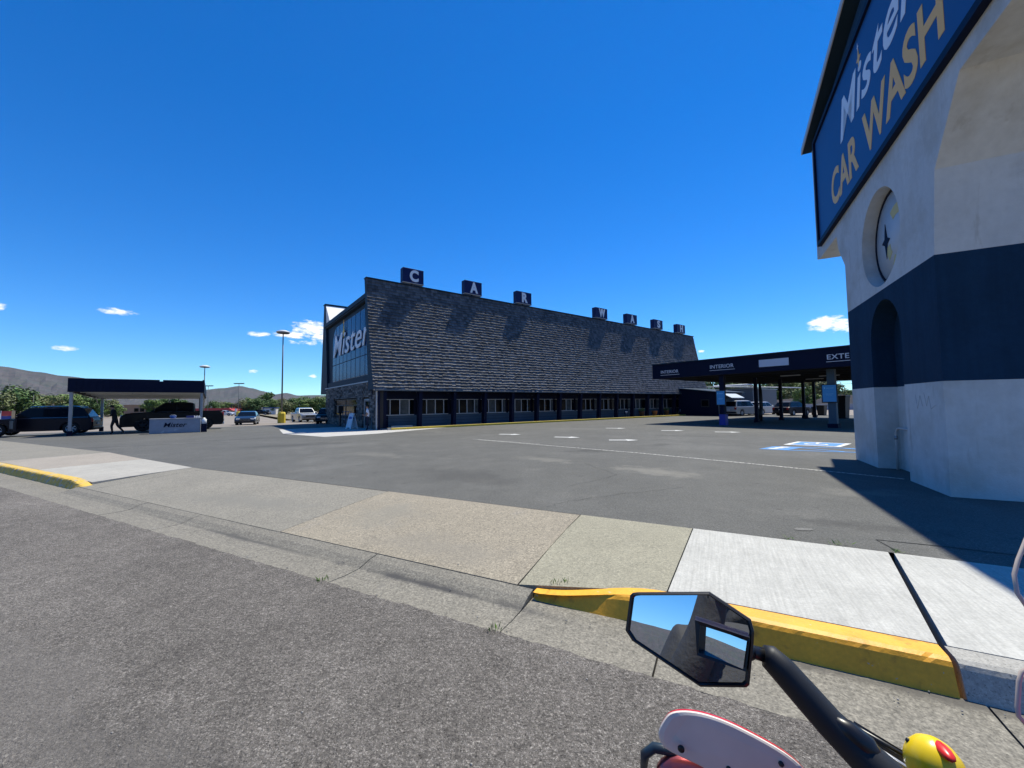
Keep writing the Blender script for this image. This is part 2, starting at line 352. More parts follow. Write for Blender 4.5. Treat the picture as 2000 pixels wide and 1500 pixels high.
def kerb(name, label, mt, s0, s1, taper0=0, taper1=0, chip=.002, seed=1):
    rr = random.Random(seed); th = thing(name, label, 'kerb', (*SW(s0, 3.56), -.2), SROT)
    prof = [(3.395, -.22), (3.468, -.035), (3.485, -.010), (3.52, .003), (3.655, .004), (3.655, -.22)]
    n = max(8, int((s1-s0)/.035)); rings = []
    for i in range(n+1):
        s = s0+(s1-s0)*i/n; k = 1.
        if taper0 and s < s0+taper0: f_ = (s-s0)/taper0; k = .40+.60*f_*f_*(3-2*f_)
        if taper1 and s > s1-taper1: f_ = (s1-s)/taper1; k = .40+.60*f_*f_*(3-2*f_)
        ring = []
        for q, (t, z) in enumerate(prof):
            zz = -.2+(z+.2)*k; c = rr.uniform(-chip, chip) if q in (1, 2, 3) else 0
            if q in (2, 3) and rr.random() < chip*4: c += .008
            ring.append((s-s0, t-3.56+c+(1-k)*((.03 if q in (1, 2, 3) else 0)-(.24 if (taper0 and q > 2) else .06 if taper0 else 0)), zz+.2+(-abs(c)*.7 if q in (2, 3) else 0)))
        rings.append(ring)
    b = MB(); b.loft(rings); o = b.build('kerb_stone', mt, th); return th
kerb('kerb', 'bright yellow painted kerb behind the motorcycle mirror', KYEL, -1.55, 1.26, taper0=1.1, chip=.0022)
kerb('kerb', 'flaking yellow kerb at left edge past the driveway', KYEL2, -40, -12.45, taper1=.9, chip=.008, seed=4)
C_KERB = concrete('pale_kerb_concrete', (.34, .325, .29), .14, False, (.24, .23, .21))
kerb('kerb', 'unpainted pale concrete kerb at right edge next to yellow kerb', C_KERB, 1.29, 7, seed=5)
PALEC = (.19, .18, .155); OILC = (.03, .029, .028)
stains(ASPH_LOT, [((3.4, 9.3), (1.5, .7), R(-48), PALEC, .75, 2.5), ((1.0, 11.5), (1.6, .5), R(-45), PALEC, .5, 2.5), ((-4.5, 13.2), (2.2, .6), R(-30), PALEC, .4, 2), ((6.1, 7.0), (.9, .5), 0, PALEC, .4, 3),
    ((-1.0, 9.0), (2.5, 1.2), R(-40), OILC, .35, 1.2), ((2.5, 13.5), (1.2, .6), R(20), OILC, .5, 2), ((-9, 17), (3.5, 1.2), R(35), OILC, .35, 1), ((5.6, 15.2), (1.5, .5), R(30), OILC, .4, 2), ((8.5, 19), (2.6, .5), R(-30), OILC, .35, 1.5), ((-14, 20), (4.5, .5), R(30), OILC, .4, 1.2), ((-16, 17.5), (6, .4), R(24), OILC, .35, 1.2), ((4.4, 5.2), (1.3, .35), R(-27), OILC, .4, 3)])
stains(ASPH_ST, [((-1.6, 1.9), (1.4, .35), SROT, (.045, .042, .04), .5, 2.5), ((-3.2, 2.6), (3.5, .5), SROT, (.17, .155, .14), .5, 2), ((.4, 1.7), (.8, .3), SROT, (.05, .046, .043), .45, 4), ((-1.0, 1.2), (.7, .5), 0, (.165, .15, .135), .5, 3)])
stains(C_GUT, [((-2.6, 3.2), (1.9, .08), 0, (.05, .047, .045), .95, 2), ((-6.0, 3.19), (3.0, .07), 0, (.075, .07, .062), .8, 2), ((.6, 3.38), (2.2, .09), 0, (.06, .054, .047), .8, 3)])
stains(C_TAN, [((-3.0, 3.9), (1.5, .5), 0, (.20, .18, .145), .5, 2.2), ((-4.6, 4.6), (.9, 1.0), 0, (.20, .185, .15), .6, 2)]); stains(C_GREY, [((-7.5, 4.2), (3.0, .5), .1, (.17, .16, .135), .6, 1.5)])
# painted marks, concrete pad, stains
def patch(name, mt, pts, dz=.005, kind='structure'):
    b = MB(); b.add([(x, y, gz(x, y)+dz) for x, y in pts], [tuple(range(len(pts)))]); o = b.build(name, mt, norm=False)
    if kind: o['kind'] = kind
    return o
def strip(name, mt, pts, w, dz=.005, kind='structure'):
    L_, R_ = [], []
    for i, q in enumerate(pts):
        q = Vector(q); t = (Vector(pts[min(i+1, len(pts)-1)])-Vector(pts[max(i-1, 0)])).normalized(); nn = Vector((-t.y, t.x))*w/2
        L_.append(q+nn); R_.append(q-nn)
    vs = [(v.x, v.y, gz(*v)+dz) for v in L_]+[(v.x, v.y, gz(*v)+dz) for v in R_]; n = len(pts)
    o = MB().add(vs, [(n+i, n+i+1, i+1, i) for i in range(n-1)]).build(name, mt, norm=False)
    if kind: o['kind'] = kind
    return o
strip('faded_lot_line', P_FADED, [(-1.6, 18.35), (1.2, 15.6), (4.1, 12.77), (6.0, 10.6), (7.36, 8.93), (8.0, 8.1)], .13)
strip('faded_lot_line', P_FADED, [(-1.9, 18.7), (-.4, 17.4), (1.1, 16.0)], .09, .006)
CRACK = mat('asphalt_crack', (.02, .02, .019), .95)
def crack(pts, w, seed):
    rr = random.Random(seed); out = []
    for a, b in zip(pts, pts[1:]):
        for k in range(8): f = k/8; out.append((a[0]+(b[0]-a[0])*f+rr.uniform(-.05, .05), a[1]+(b[1]-a[1])*f+rr.uniform(-.05, .05)))
    out.append(pts[-1]); return strip('pavement_crack', CRACK, out, w, .0035)
crack([(-1.2, 18.2), (1.6, 15.4), (4.3, 12.7), (7.0, 9.5)], .02, 1)
crack([SW(-.6, 8.2), SW(-1.6, 7.1), SW(-2.2, 6.3), SW(-2.4, 5.8)], .006, 2)
crack([SW(-3.2, 10.5), SW(-2.0, 9.0), SW(-2.6, 7.4)], .006, 3)
strip('asphalt_seam', CRACK, [SW(1.7, 5.66), SW(1.62, 6.05), SW(2.2, 6.08), SW(3.4, 6.02)], .02, .004)
def blob(name, mt, c, rx, ry, ang, seed, dz=.0045):
    rr = random.Random(seed); pts = []
    for k in range(22):
        a = 2*math.pi*k/22; r = rr.uniform(.75, 1.1); x, y = rot2(ang, rx*r*math.cos(a), ry*r*math.sin(a)); pts.append((c[0]+x, c[1]+y))
    return patch(name, mt, pts, dz)
PALE = mat('pale_dust_stain', (.15, .145, .132), .9, noise=[(4, .12), (80, .3, 2)], cols=[(3, (.09, .09, .088), .5, .64), (150, (.04, .04, .04), .56, .7)], bump=(90, .5, .006))
blob('dust_stain', PALE, SW(.95, 6.15), .12, .06, 0, 6, .006)
def arrow(c, ang, l=1.5):
    p = [(-.5, -.1), (.1, -.1), (.1, -.26), (.5, 0), (.1, .26), (.1, .1), (-.5, .1)]
    pts = [(c[0]+rot2(ang, x*l, y*l)[0], c[1]+rot2(ang, x*l, y*l)[1]) for x, y in p]
    return pts
for c, lab in (((-.14, 21.35), 0), ((2.64, 19.1), 0), ((4.87, 17.3), 1), ((6.7, 25.5), 0), ((9.28, 22.8), 0), ((11.56, 21.15), 0)):
    patch('lane_arrow', P_WHITE, arrow(c, R(-20 if lab == 0 else -8), 1.25), .006)
def quad(c, u, v, x0, x1, y0, y1): return [(c[0]+u[0]*x+v[0]*y, c[1]+u[1]*x+v[1]*y) for x, y in ((x0, y0), (x1, y0), (x1, y1), (x0, y1))]
hc = (11.42, 14.78); hu = (math.cos(R(-37)), math.sin(R(-37))); hv = (math.cos(R(53)), math.sin(R(53)))
hu, hv = (.80, -.60), (.78, .62)
patch('accessible_bay_symbol', P_WHITE, quad(hc, hu, hv, -.82, .82, -.82, .82), .005)
patch('accessible_bay_symbol', P_BLUE, quad(hc, hu, hv, -.66, .66, -.66, .66), .009)
def arc(cx, cy, r, a0, a1, n=12): return [(cx+r*math.cos(R(a0+(a1-a0)*k/n)), cy+r*math.sin(R(a0+(a1-a0)*k/n))) for k in range(n+1)]
def loc2(c, u, v, pts): return [(c[0]+u[0]*x+v[0]*y, c[1]+u[1]*x+v[1]*y) for x, y in pts]
strip('accessible_bay_symbol', P_WHITE, loc2(hc, hu, hv, arc(-.02, -.14, .30, 95, 350)), .10, .013)
strip('accessible_bay_symbol', P_WHITE, loc2(hc, hu, hv, [(-.06, .34), (-.02, -.02), (.26, -.04), (.36, -.36)]), .10, .014)
patch('accessible_bay_symbol', P_WHITE, loc2(hc, hu, hv, arc(-.07, .46, .10, 0, 330, 9)), .0135)
# blue access aisle with worn white lettering blocks
patch('access_aisle_paint', P_BLUE, [(8.41, 13.49), (9.05, 13.05), (10.1, 13.75), (9.37, 14.2)], .005)
for k, (a, b) in enumerate(((.12, .30), (.36, .52), (.58, .72))): 
    c0 = (8.55+1.35*a, 13.42+.62*a*1.3); patch('access_aisle_paint', P_WHITE, [(c0[0], c0[1]), (c0[0]+.22, c0[1]-.14), (c0[0]+.46, c0[1]+.02), (c0[0]+.24, c0[1]+.17)], .009)
strip('access_aisle_paint', P_BLUE, [(9.4, 14.15), (11.5, 13.3), (12.6, 12.85)], .14, .006); strip('access_aisle_paint', P_BLUE, [(9.0, 13.1), (10.6, 12.35), (12.2, 11.6)], .14, .0065)
strip('access_aisle_paint', P_BLUE, [(9.9, 13.75), (10.5, 12.5)], .12, .007); strip('access_aisle_paint', P_BLUE, [(11.2, 13.4), (11.9, 12.0)], .12, .007)
patch('concrete_pad', concrete('pale_pad_concrete', (.42, .405, .38), .1, False, (.35, .34, .32)), [BW(d, n) for d, n in ((3.2, 27.4), (4.6, 22.9), (7.5, 23.2), (13.5, 25.9), (13.5, 27.2), (8.8, 27.2), (8.8, 33.0), (3.6, 33.0))], .008)

# ------------------------------------------------------------------ main building
bd = thing('car_wash_building', 'large dark car wash hall with shingled slanting walls and blue glass front', 'building', (*BW(8.7, 26.6), 0), BROT)
BO = Vector((8.7, 26.6, 0))
def bshape(): 
    class Q(MB):
        def build(s, name, mats, parent=bd, tone=False, norm=True):
            s.v = [(x-BO.x, y-BO.y, z-BO.z) for x, y, z in s.v]; return MB.build(s, name, mats, parent, tone, norm)
    return Q()
D0, D1 = 8.35, 53.4
ZB, ZT = 2.73, 10.85
def prof(h): return 26.6+.30*h-.0085*h*h
# sloping wall backing
def mansard(d0, d1, pn, zb, zt, inner, name):
    b = bshape(); K = 14; hs = [(zt-zb)*k/K for k in range(K+1)]
    outer = [(pn(h), zb+h) for h in hs]; poly = outer+[(inner(zt-zb), zt), (inner(0), zb)]
    b.prism(poly, lambda y, z: (d0, y, z), lambda y, z: (d1, y, z)); return b.build(name, TEALB)
SGN = 1
mansard(D0, D1, lambda h: prof(h)+.06, ZB+.02, ZT, lambda h: 28.48+.4 if h > 1 else 27.8, 'slanted_wall')
nf = lambda h: 45.4-(.12*h)
mansard(8.7, D1, nf, 2.9, 12.2, lambda h: 43.7 if h > 1 else 42.3, 'slanted_wall')
SHING = mat('weathered_shake', (.118, .116, .12), .7, spec=.25, attr='tone', noise=[(3, .15), (60, .12)])
def shingles():
    b = bshape(); rr = random.Random(11); rows = 35; rh = (ZT-ZB)/rows
    for r in range(rows):
        z0 = ZB+r*rh-.03; z1 = z0+rh+.05
        d = D0-.02+rr.uniform(-.2, 0); 
        while d < D1:
            w = rr.uniform(.17, .32); a = max(d, D0-.02); e = min(d+w-.012, D1+.02); d += w
            if e-a < .04: continue
            lift = rr.uniform(.060, .072); zz = z0+rr.gauss(0, .019); zk = zz+.095
            def y(z, o): return prof(max(0, z-ZB))-o
            P = [(y(zz, .012), zz), (y(zz, lift), zz), (y(zk, .022), zk), (y(z1, .004), z1)]
            vs = [(a, *q) for q in P]+[(e, *q) for q in P]
            b.add(vs, [(0, 1, 5, 4), (1, 2, 6, 5), (2, 3, 7, 6), (0, 3, 2, 1), (4, 5, 6, 7)], rr.uniform(.55, 1.4))
    o = b.build('wall_shingles', SHING, bd, tone=True, norm=False); o['kind'] = 'stuff'; return o
shingles()
b = bshape(); b.box(D0-.04, D1+.04, 28.37, 28.92, ZT, ZT+.07); b.build('parapet_cap', TEALB)
b = bshape(); b.box(8.66, D1, 43.6, 44.5, 12.2, 12.27); b.build('parapet_cap', TEALB)
MEMB = mat('white_roof_membrane', (.75, .74, .72), .7, noise=(2, .1), bump=(3, .5, .05))
b = bshape(); b.prism([(43.69, 12.12), (43.69, 9.93), (41.6, 9.93)], lambda y, z: (8.75, y, z), lambda y, z: (D1-.3, y, z)); b.build('parapet_lining', MEMB)
b = bshape(); b.box(8.62, D1-.2, 28.95, 43.44, 9.78, 9.92); b.build('roof', TEALB)
b = bshape(); b.box(8.54, 8.62, 28.92, 43.4, 9.66, 9.99); b.build('roof_fascia', TEALB)
b = bshape(); b.box(8.63, 9.9, 28.93, 43.4, 9.55, 9.77); b.build('soffit', TEALB)
# glass front with rounded upper corner
FX = 8.7
def rrect(n0, n1, z0, z1, r0, r1):
    p = [(n0, z0), (n1, z0)]
    p += [(n1-r1+r1*math.sin(R(90-a)), z1-r1+r1*math.sin(R(a))) for a in range(0, 91, 15)] if r1 else [(n1, z1)]
    p += [(n0+r0-r0*math.cos(R(90-a)), z1-r0+r0*math.cos(R(a))) for a in range(0, 91, 15)] if r0 else [(n0, z1)]
    return p
b = bshape(); b.box(8.92, 9.5, 28.5, 43.2, 3.45, 9.5); b.build('front_wall', TEALB)
b = bshape(); b.box(9.8, D1-.3, 28.75, 42.3, .0, 9.6); b.build('hall_core', NAVY)
out = rrect(28.42, 40.6, 3.95, 9.1, .1, 1.7)
b = bshape(); b.prism(out, lambda y, z: (8.84, y, z), lambda y, z: (8.94, y, z)); fr = b.build('glass_front', MULL)
# individual glass strips between mullions
edges = [28.46]+[28.85+1.3*k for k in range(10)]
edges = [e for e in edges if e < 40.5]+[40.52]
def ztop(nn):
    if nn > 40.55-1.66: 
        q = (nn-(40.55-1.66))/1.66; return 9.06-1.66*(1-math.sqrt(max(0, 1-q*q)))
    return 9.06
ZM = 5.5
for a, e in zip(edges, edges[1:]):
    a2, e2 = a+.035, e-.035
    p = [(a2, 3.99), (e2, 3.99), (e2, ZM-.03), (a2, ZM-.03)]
    b = bshape(); b.prism(p, lambda y, z: (8.80, y, z), lambda y, z: (8.85, y, z)); b.build('glass_panel', CGLASS)
    k = 6; p = [(a2, ZM+.03), (e2, ZM+.03)]+[(e2+(a2-e2)*i/k, ztop(e2+(a2-e2)*i/k)) for i in range(k+1)]
    b = bshape(); b.prism(p, lambda y, z: (8.80, y, z), lambda y, z: (8.85, y, z)); b.build('glass_panel', CGLASS)
b = bshape()
for e in edges[1:-1]: b.box(8.79, 8.835, e-.033, e+.033, 3.97, ztop(e+.03)); 
b.box(8.786, 8.836, 28.44, 40.56, ZM-.028, ZM+.028); b.build('mullion_grid', NAVY)
b = bshape(); b.box(8.62, 9.1, 27.7, 43.0, 3.36, 3.45); b.build('trim', MULL)
b = bshape(); b.box(8.76, 9.1, 27.7, 43.0, 3.45, 3.93); b.build('spandrel', TEALB)
LETW = mat('white_letter', (.8, .81, .83), .5)
LETY = mat('yellow_accent', (.75, .50, .08), .5); LETT = mat('tan_yellow_letter', (.95, .49, .09), .5)
def letters(txt, w, h, M, parent, mt, depth=.06, shear=0., bold=.03, name='lettering', sp=1.):
    me = fit(text_mesh(txt, 1., 1, shear, bold, sp, mt), w, h)
    zs = [v.co.z for v in me.vertices]; z0, z1 = min(zs), max(zs)
    for v in me.vertices: v.co.z = (v.co.z-z0)/(z1-z0)*depth
    return place(me, name, parent, M)
letters('Mister', 11.1, 2.0, axes((8.74-BO.x, 39.85-BO.y, 6.2), (0, -1, 0), (0, 0, 1)), bd, LETW, .05, .26, .004, sp=1.04)
def star(parent, o, x, y, r, mt, depth=.05, name='star'):
    M = axes(o, x, y); pts = []
    for k in range(8):
        a = math.pi/2+k*math.pi/4; q = r if k % 4 == 0 else (r*.55 if k % 2 == 0 else r*.26); pts.append((q*math.cos(a), q*math.sin(a)))
    b = MB(); b.prism(pts, lambda u, v: M @ Vector((u, v, 0)), lambda u, v: M @ Vector((u, v, depth))); return b.build(name, mt, parent)
star(bd, (8.74-BO.x, 36.15-BO.y, 8.25), (0, -1, 0), (0, 0, 1), .62, LETY); star(bd, (8.74-BO.x, 36.2-BO.y, 9.0), (0, -1, 0), (0, 0, 1), .25, LETT)
# stone front wall with openings
STONE = mat('dark_ledge_stone', (.16, .135, .115), .85, attr='tone', noise=[(7, .25), (40, .15)], bump=(30, .5, .02))
opens = [(31.7, 39.2, .82, 2.2), (28.6, 30.15, -.5, 2.15)]
def stones():
    b = bshape(); rr = random.Random(5); z = -.55
    while z < 3.34:
        h = rr.uniform(.10, .2); z1 = min(z+h, 3.355); y = 26.72
        while y < 42.6:
            w = rr.uniform(.2, .65); y1 = min(y+w, 42.6)
            cuts = [(y, y1)]
            for a, e, p, q in opens:
                if z1 > p-.02 and z < q+.02:
                    nc = []
                    for u, v in cuts:
                        if v <= a or u >= e: nc.append((u, v)); continue
                        if u < a-.05: nc.append((u, a))
                        if v > e+.05: nc.append((e, v))
                    cuts = nc
            for u, v in cuts:
                if z1 > 2.68 and u < 27.5: u = min(v, 26.95+.3*max(0, z1-2.7))
                if v-u > .05: b.box(8.66-rr.uniform(0, .06), 8.8, u+.008, v-.008, z+.006, z1-.006, rr.choice((.35, .6, .8, 1, 1.25, 1.5)))
            y = y1
        z = z1
    o = b.build('ledge_stones', STONE, bd, tone=True, norm=False); o['kind'] = 'stuff'
stones()
b = bshape()
def holed(b, x0, x1, n0, n1, z0, z1, opens):
    ys = sorted(set([n0, n1]+[q for o in opens for q in o[:2]])); 
    for a, e in zip(ys, ys[1:]):
        segs = [(z0, z1)]
        for o in opens:
            if o[0] <= a and o[1] >= e:
                ns = []
                for p, q in segs:
                    if o[2] > p: ns.append((p, min(q, o[2])))
                    if o[3] < q: ns.append((max(p, o[3]), q))
                segs = ns
        for p, q in segs:
            if q-p > .01: b.box(x0, x1, a, e, p, q)
holed(b, 8.79, 9.05, 26.74, 42.6, -.55, 2.69, opens); b.box(8.79, 9.05, 27.75, 42.6, 2.69, 3.36); b.build('mortar_wall', JOINT)
b = bshape(); b.box(9.55, 9.75, 27.75, 42.6, -.5, 3.4); b.build('interior_wall', NAVY)
def window(n0, n1, z0, z1, x, nv, zm, name='window', axis='f'):
    """front window: frame, panes as sub-parts"""
    b = bshape(); fw = .05; b.box(x-.03, x+.06, n0, n0+fw, z0, z1); b.box(x-.03, x+.06, n1-fw, n1, z0, z1); b.box(x-.03, x+.06, n0+fw, n1-fw, z1-fw, z1); b.box(x-.03, x+.06, n0+fw, n1-fw, z0, z0+fw)
    w = (n1-n0-2*fw)/nv
    for k in range(1, nv): b.box(x-.025, x+.055, n0+fw+w*k-.03, n0+fw+w*k+.03, z0+fw, z1-fw)
    if zm: b.box(x-.02, x+.05, n0+fw, n1-fw, zm-.03, zm+.03)
    f = b.build(name, DSTEEL)
    zs = [z0+fw, z1-fw] if not zm else [z0+fw, zm-.03, zm+.03, z1-fw]
    for k in range(nv):
        for i in range(0, len(zs), 2):
            q = bshape(); q.box(x+.01, x+.022, n0+fw+w*k+(.03 if k else 0), n0+fw+w*(k+1)-(.03 if k < nv-1 else 0), zs[i], zs[i+1]); q.build('pane', GLASS, f)
    return f
window(31.7, 39.2, .82, 2.2, 8.78, 2, 1.72)
# entrance door, ajar glass door with pale frame
b = bshape(); b.box(8.75, 8.85, 30.07, 30.15, 0, 2.15); b.box(8.75, 8.85, 28.6, 28.68, 0, 2.15); b.box(8.75, 8.85, 28.68, 30.07, 2.07, 2.15); b.build('door_frame', MULL)
b = bshape(); b.box(8.80, 8.84, 28.7, 28.76, .02, 2.06); b.box(8.80, 8.84, 29.99, 30.05, .02, 2.06); b.box(8.80, 8.84, 28.76, 29.99, 1.98, 2.06); b.box(8.80, 8.84, 28.76, 29.99, .02, .2); dr = b.build('door', STEEL)
b = bshape(); b.box(8.81, 8.83, 28.76, 29.99, .2, 1.98); b.build('pane', GLASS, dr)
b = bshape(); b.box(8.74, 8.79, 29.88, 29.92, .8, 1.4); b.build('handle', STEEL, dr)
b = bshape(); b.box(8.56, 8.64, 26.72, 26.80, 0, 2.66); b.build('downpipe', MULL)
# long side: low wall, bays with panes, leaning posts
PD = 2.81; NB = 15; rw_ = random.Random(12)
GLASS2 = mat('hazy_window_glass', (.02, .026, .03), .12, spec=.2, noise=(1.5, .5)); GLASS3 = mat('curtained_window_glass', (.075, .085, .085), .2, spec=.15, noise=(2.2, .6))
b = bshape(); b.box(8.6, D1, 27.75, 27.95, 0, .93); b.build('low_wall', SIDING)
b = bshape()
for k in range(3): b.box(8.62, D1, 27.735, 27.75, .22+.24*k, .235+.24*k)
b.build('siding_grooves', NAVY)
b = bshape(); b.box(8.6, D1, 27.72, 27.95, 2.10, 2.74); b.build('header', NAVY)
b = bshape(); b.box(8.4, D1, 26.66, 27.76, 2.70, 2.745); b.build('eave_soffit', NAVY)
b = bshape(); b.box(8.4, D1, 26.52, 26.63, 2.66, 2.74); b.build('eave_trim', mat('grey_trim', (.10, .11, .115), .5))
def leaning_post(dd):
    b = bshape(); w = .13 if dd > 9.1 else .3
    b.prism([(26.74, 2.69), (26.92, 0), (27.3, 0), (27.16, 2.69)], lambda y, z: (dd-w, y, z), lambda y, z: (dd+w, y, z)); return b.build('leaning_post', NAVY)
for k in range(NB+1):
    dd = 9.0+PD*k; leaning_post(dd)
    b = bshape(); b.box(dd-.14 if k else dd-.31, dd+.14 if k else dd+.31, 26.70, 26.90, 0, .1); b.build('post_foot', SIDING)
    if k == NB: break
    a, e = dd+.15, dd+PD-.15
    b = bshape(); b.box(a, e, 27.66, 27.74, .93, .985); b.box(a, e, 27.70, 27.80, 2.06, 2.10)
    w = (e-a)/3.5
    xs = [a+w*j for j in range(1, 4)]
    for x in xs: b.box(x-.03, x+.03, 27.70, 27.78, .985, 2.06)
    f = b.build('window', MULL)
    q0 = a
    for x in xs+[e+.03]:
        p = bshape(); p.box(q0, x-.03, 27.76, 27.775, .985, 2.06); p.build('pane', rw_.choice((GLASS, GLASS, GLASS, GLASS2, GLASS3)), f); q0 = x+.03
b = bshape(); b.box(8.85, D1, 27.96, 28.74, 0, 2.74); b.build('ground_floor_core', NAVY)
b = bshape(); b.box(D1-.3, D1, 28.75, 43, 0, 9.6); b.build('end_wall', NAVY)
b = bshape(); b.box(8.68, 8.79, 26.62, 26.715, 0, 2.66); b.build('corner_pilaster', NAVY)
# raised walk along the wall with yellow kerb edge
b = MB(); b.box(0, 43.5, 0, 1.7, 0, .115); wk = b.build('walkway', C_GREY); struct(wk); wk.location = (*BW(9.6, 26.05), 0); wk.rotation_euler.z = BROT
kb = thing('kerb', 'long yellow kerb along the foot of the shingled building', 'kerb', (*BW(9.3, 25.88), 0), BROT)
YLINE = mat('yellow_edge_paint', (.66, .46, .04), .6, noise=(3, .1))
b = MB(); b.bbox(0, 36.8, -.02, .15, 0, .14, .02); b.build('kerb_stone', YLINE, kb)
# roof letter boxes
LB = [('C', 11.06, 12.74, .62), ('A', 16.45, 18.15, .62), ('R', 21.99, 23.76, .62), ('W', 32.9, 34.85, .75), ('A', 38.36, 40.33, .62), ('S', 43.85, 45.78, .62), ('H', 49.2, 51.2, .62)]
ords = {'C': 'first of CAR', 'R': 'third of CAR', 'W': 'first of WASH', 'S': 'third of WASH', 'H': 'last of WASH'}
seenA = 0
for ch, a, e, wl in LB:
    lab = ords.get(ch) 
    if ch == 'A': seenA += 1; lab = 'middle of CAR' if seenA == 1 else 'second of WASH'
    t = thing('roof_letter_box', 'navy sign box with white letter %s on the roof edge, %s' % (ch, lab), 'sign', (*BW((a+e)/2, 28.48), ZT+.07), BROT, 'letter boxes along the roof edge')
    w = (e-a)/2
    q = MB(); q.bbox(-w, w, -.1, .45, .16, 1.28, .02); q.build('box', mat('letter_box_blue', (.007, .013, .075), .5, spec=.2, noise=(2, .1)), t)
    q = MB(); q.box(-w-.02, w+.02, -.13, .48, .12, .158); q.build('tray', MULL, t)
    q = MB(); q.box(-.12, .0, .05, .2, 0, .12); q.build('bracket', DSTEEL, t)
    hh = .92; ww = {'W': 1.0, 'A': .78, 'C': .72, 'R': .68, 'S': .66, 'H': .68}[ch]
    letters(ch, ww, hh, axes((-ww/2+.05, -.105, .26), (1, 0, 0), (0, 0, 1)), t, LETW, .03, 0, .045, 'letter')
t = thing('roof_letter_box', 'pale back of a sign box on the far roof edge', 'sign', (*BW(11.2, 43.9), 12.27), BROT, 'letter boxes along the roof edge')
q = MB(); q.bbox(-.2, .2, -.85, .85, .1, 1.0, .02); 
t.location = (*BW(11.2, 36.5), 9.92); q.build('box', MEMB, t); q = MB(); q.box(-.1, .1, -.7, .7, 0, .1); q.build('tray', MULL, t)

# ------------------------------------------------------------------ sign tower at right
tw = thing('sign_tower', 'tall white stucco sign tower with navy band, arched niche and round window', 'tower', (*SW(3.45, 11.6), 0), SROT)
TO = Vector((3.45, 11.6, 0)); TH = 1.06
def tb():
    class Q(MB):
        def build(s, name, mats, parent=tw, tone=False, norm=True):
            s.v = [(x-TO.x, y-TO.y, z-TO.z) for x, y, z in s.v]; return MB.build(s, name, mats, parent, tone, norm)
    return Q()
SF = 3.45   # front face
T0, T1 = 9.2, 14.08
ND = .42
def face_with_holes(b, s0, poly_outer, holes, depth):
    """front face with holes and reveal walls, via bmesh triangle fill; (t,z) polygons"""
    bm = bmesh.new(); 
    def loop(p):
        vs = [bm.verts.new((s0, t, z)) for t, z in p]; return [bm.edges.new((vs[i], vs[(i+1) % len(vs)])) for i in range(len(vs))]
    es = loop(poly_outer)
    for h in holes: es += loop(h)
    bmesh.ops.triangle_fill(bm, edges=es, use_beauty=True, use_dissolve=False)
    b.bm(bm)
    for h in holes:
        n = len(h); b.add([(s0, t, z) for t, z in h]+[(s0+depth, t, z) for t, z in h], [(i, (i+1) % n, n+(i+1) % n, n+i) for i in range(n)])
        b.add([(s0+depth, t, z) for t, z in h], [tuple(range(n))])
circ = [(11.55+1.12*math.cos(2*math.pi*k/40), 5.28+1.08*math.sin(2*math.pi*k/40)) for k in range(40)]
n0, n1, zs = 10.70, 12.42, 2.98
BZ0, BZ1 = 1.93, 4.10
niche_low = [(n0, 0), (n1, 0), (n1, BZ0), (n0, BZ0)]
archtop = [(11.56+.86*math.cos(R(a)), zs+.92*math.sin(R(a))) for a in range(0, 181, 12)]
niche_up = [(n0, BZ0)]+[(n1, BZ0)]+archtop
# base (white), band (navy), shaft (white)
def ring_sides(b, t0, t1, z0, z1, s0=SF, s1=SF+TH): 
    b.add([(s0, t0, z0), (s1, t0, z0), (s1, t1, z0), (s0, t1, z0), (s0, t0, z1), (s1, t0, z1), (s1, t1, z1), (s0, t1, z1)], [(0, 1, 5, 4), (1, 2, 6, 5), (2, 3, 7, 6)])
b = tb(); x = SF
b.add([(x, T0, 0), (x, n0, 0), (x, n0, BZ0), (x, T0, BZ0)], [(0, 1, 2, 3)]); b.add([(x, n1, 0), (x, T1, 0), (x, T1, BZ0), (x, n1, BZ0)], [(0, 1, 2, 3)])
b.add([(x, n0, 0), (x+ND, n0, 0), (x+ND, n0, BZ0), (x, n0, BZ0)], [(0, 1, 2, 3)]); b.add([(x, n1, 0), (x+ND, n1, 0), (x+ND, n1, BZ0), (x, n1, BZ0)], [(0, 1, 2, 3)])
b.add([(x+ND, n0, 0), (x+ND, n1, 0), (x+ND, n1, BZ0), (x+ND, n0, BZ0)], [(0, 1, 2, 3)]); ring_sides(b, T0, T1, 0, BZ0)
b.build('base', STUCCO, norm=False)
b = tb(); 
outer = [(T0, BZ0), (n0, BZ0)]+[(t, z) for t, z in archtop][::1]+[(n1, BZ0), (T1, BZ0), (T1, BZ1), (T0, BZ1)]
# outline runs up round the niche arch
oo = [(T0, BZ0), (n0, BZ0)]+archtop[::-1][::-1]
pts = [(T0, BZ0), (n0, BZ0)]+[(11.56-.86*math.cos(R(a)), zs+.89*math.sin(R(a))) for a in range(0, 181, 10)]+[(n1, BZ0), (T1, BZ0), (T1, BZ1), (T0, BZ1)]
bm = bmesh.new(); vv = [bm.verts.new((SF, t, z)) for t, z in pts]; ee = [bm.edges.new((vv[i], vv[(i+1) % len(vv)])) for i in range(len(vv))]
bmesh.ops.triangle_fill(bm, edges=ee, use_beauty=True); b.bm(bm)
lp = pts[1:len(pts)-3]; n = len(lp)
b.add([(SF, t, z) for t, z in lp]+[(SF+ND, t, z) for t, z in lp], [(i, i+1, n+i+1, n+i) for i in range(n-1)]); b.add([(SF+ND, t, z) for t, z in lp], [tuple(range(n))])
ring_sides(b, T0, T1, BZ0, BZ1); b.build('painted_band', BLUEBAND, norm=False)
SX0 = SF
b = tb()
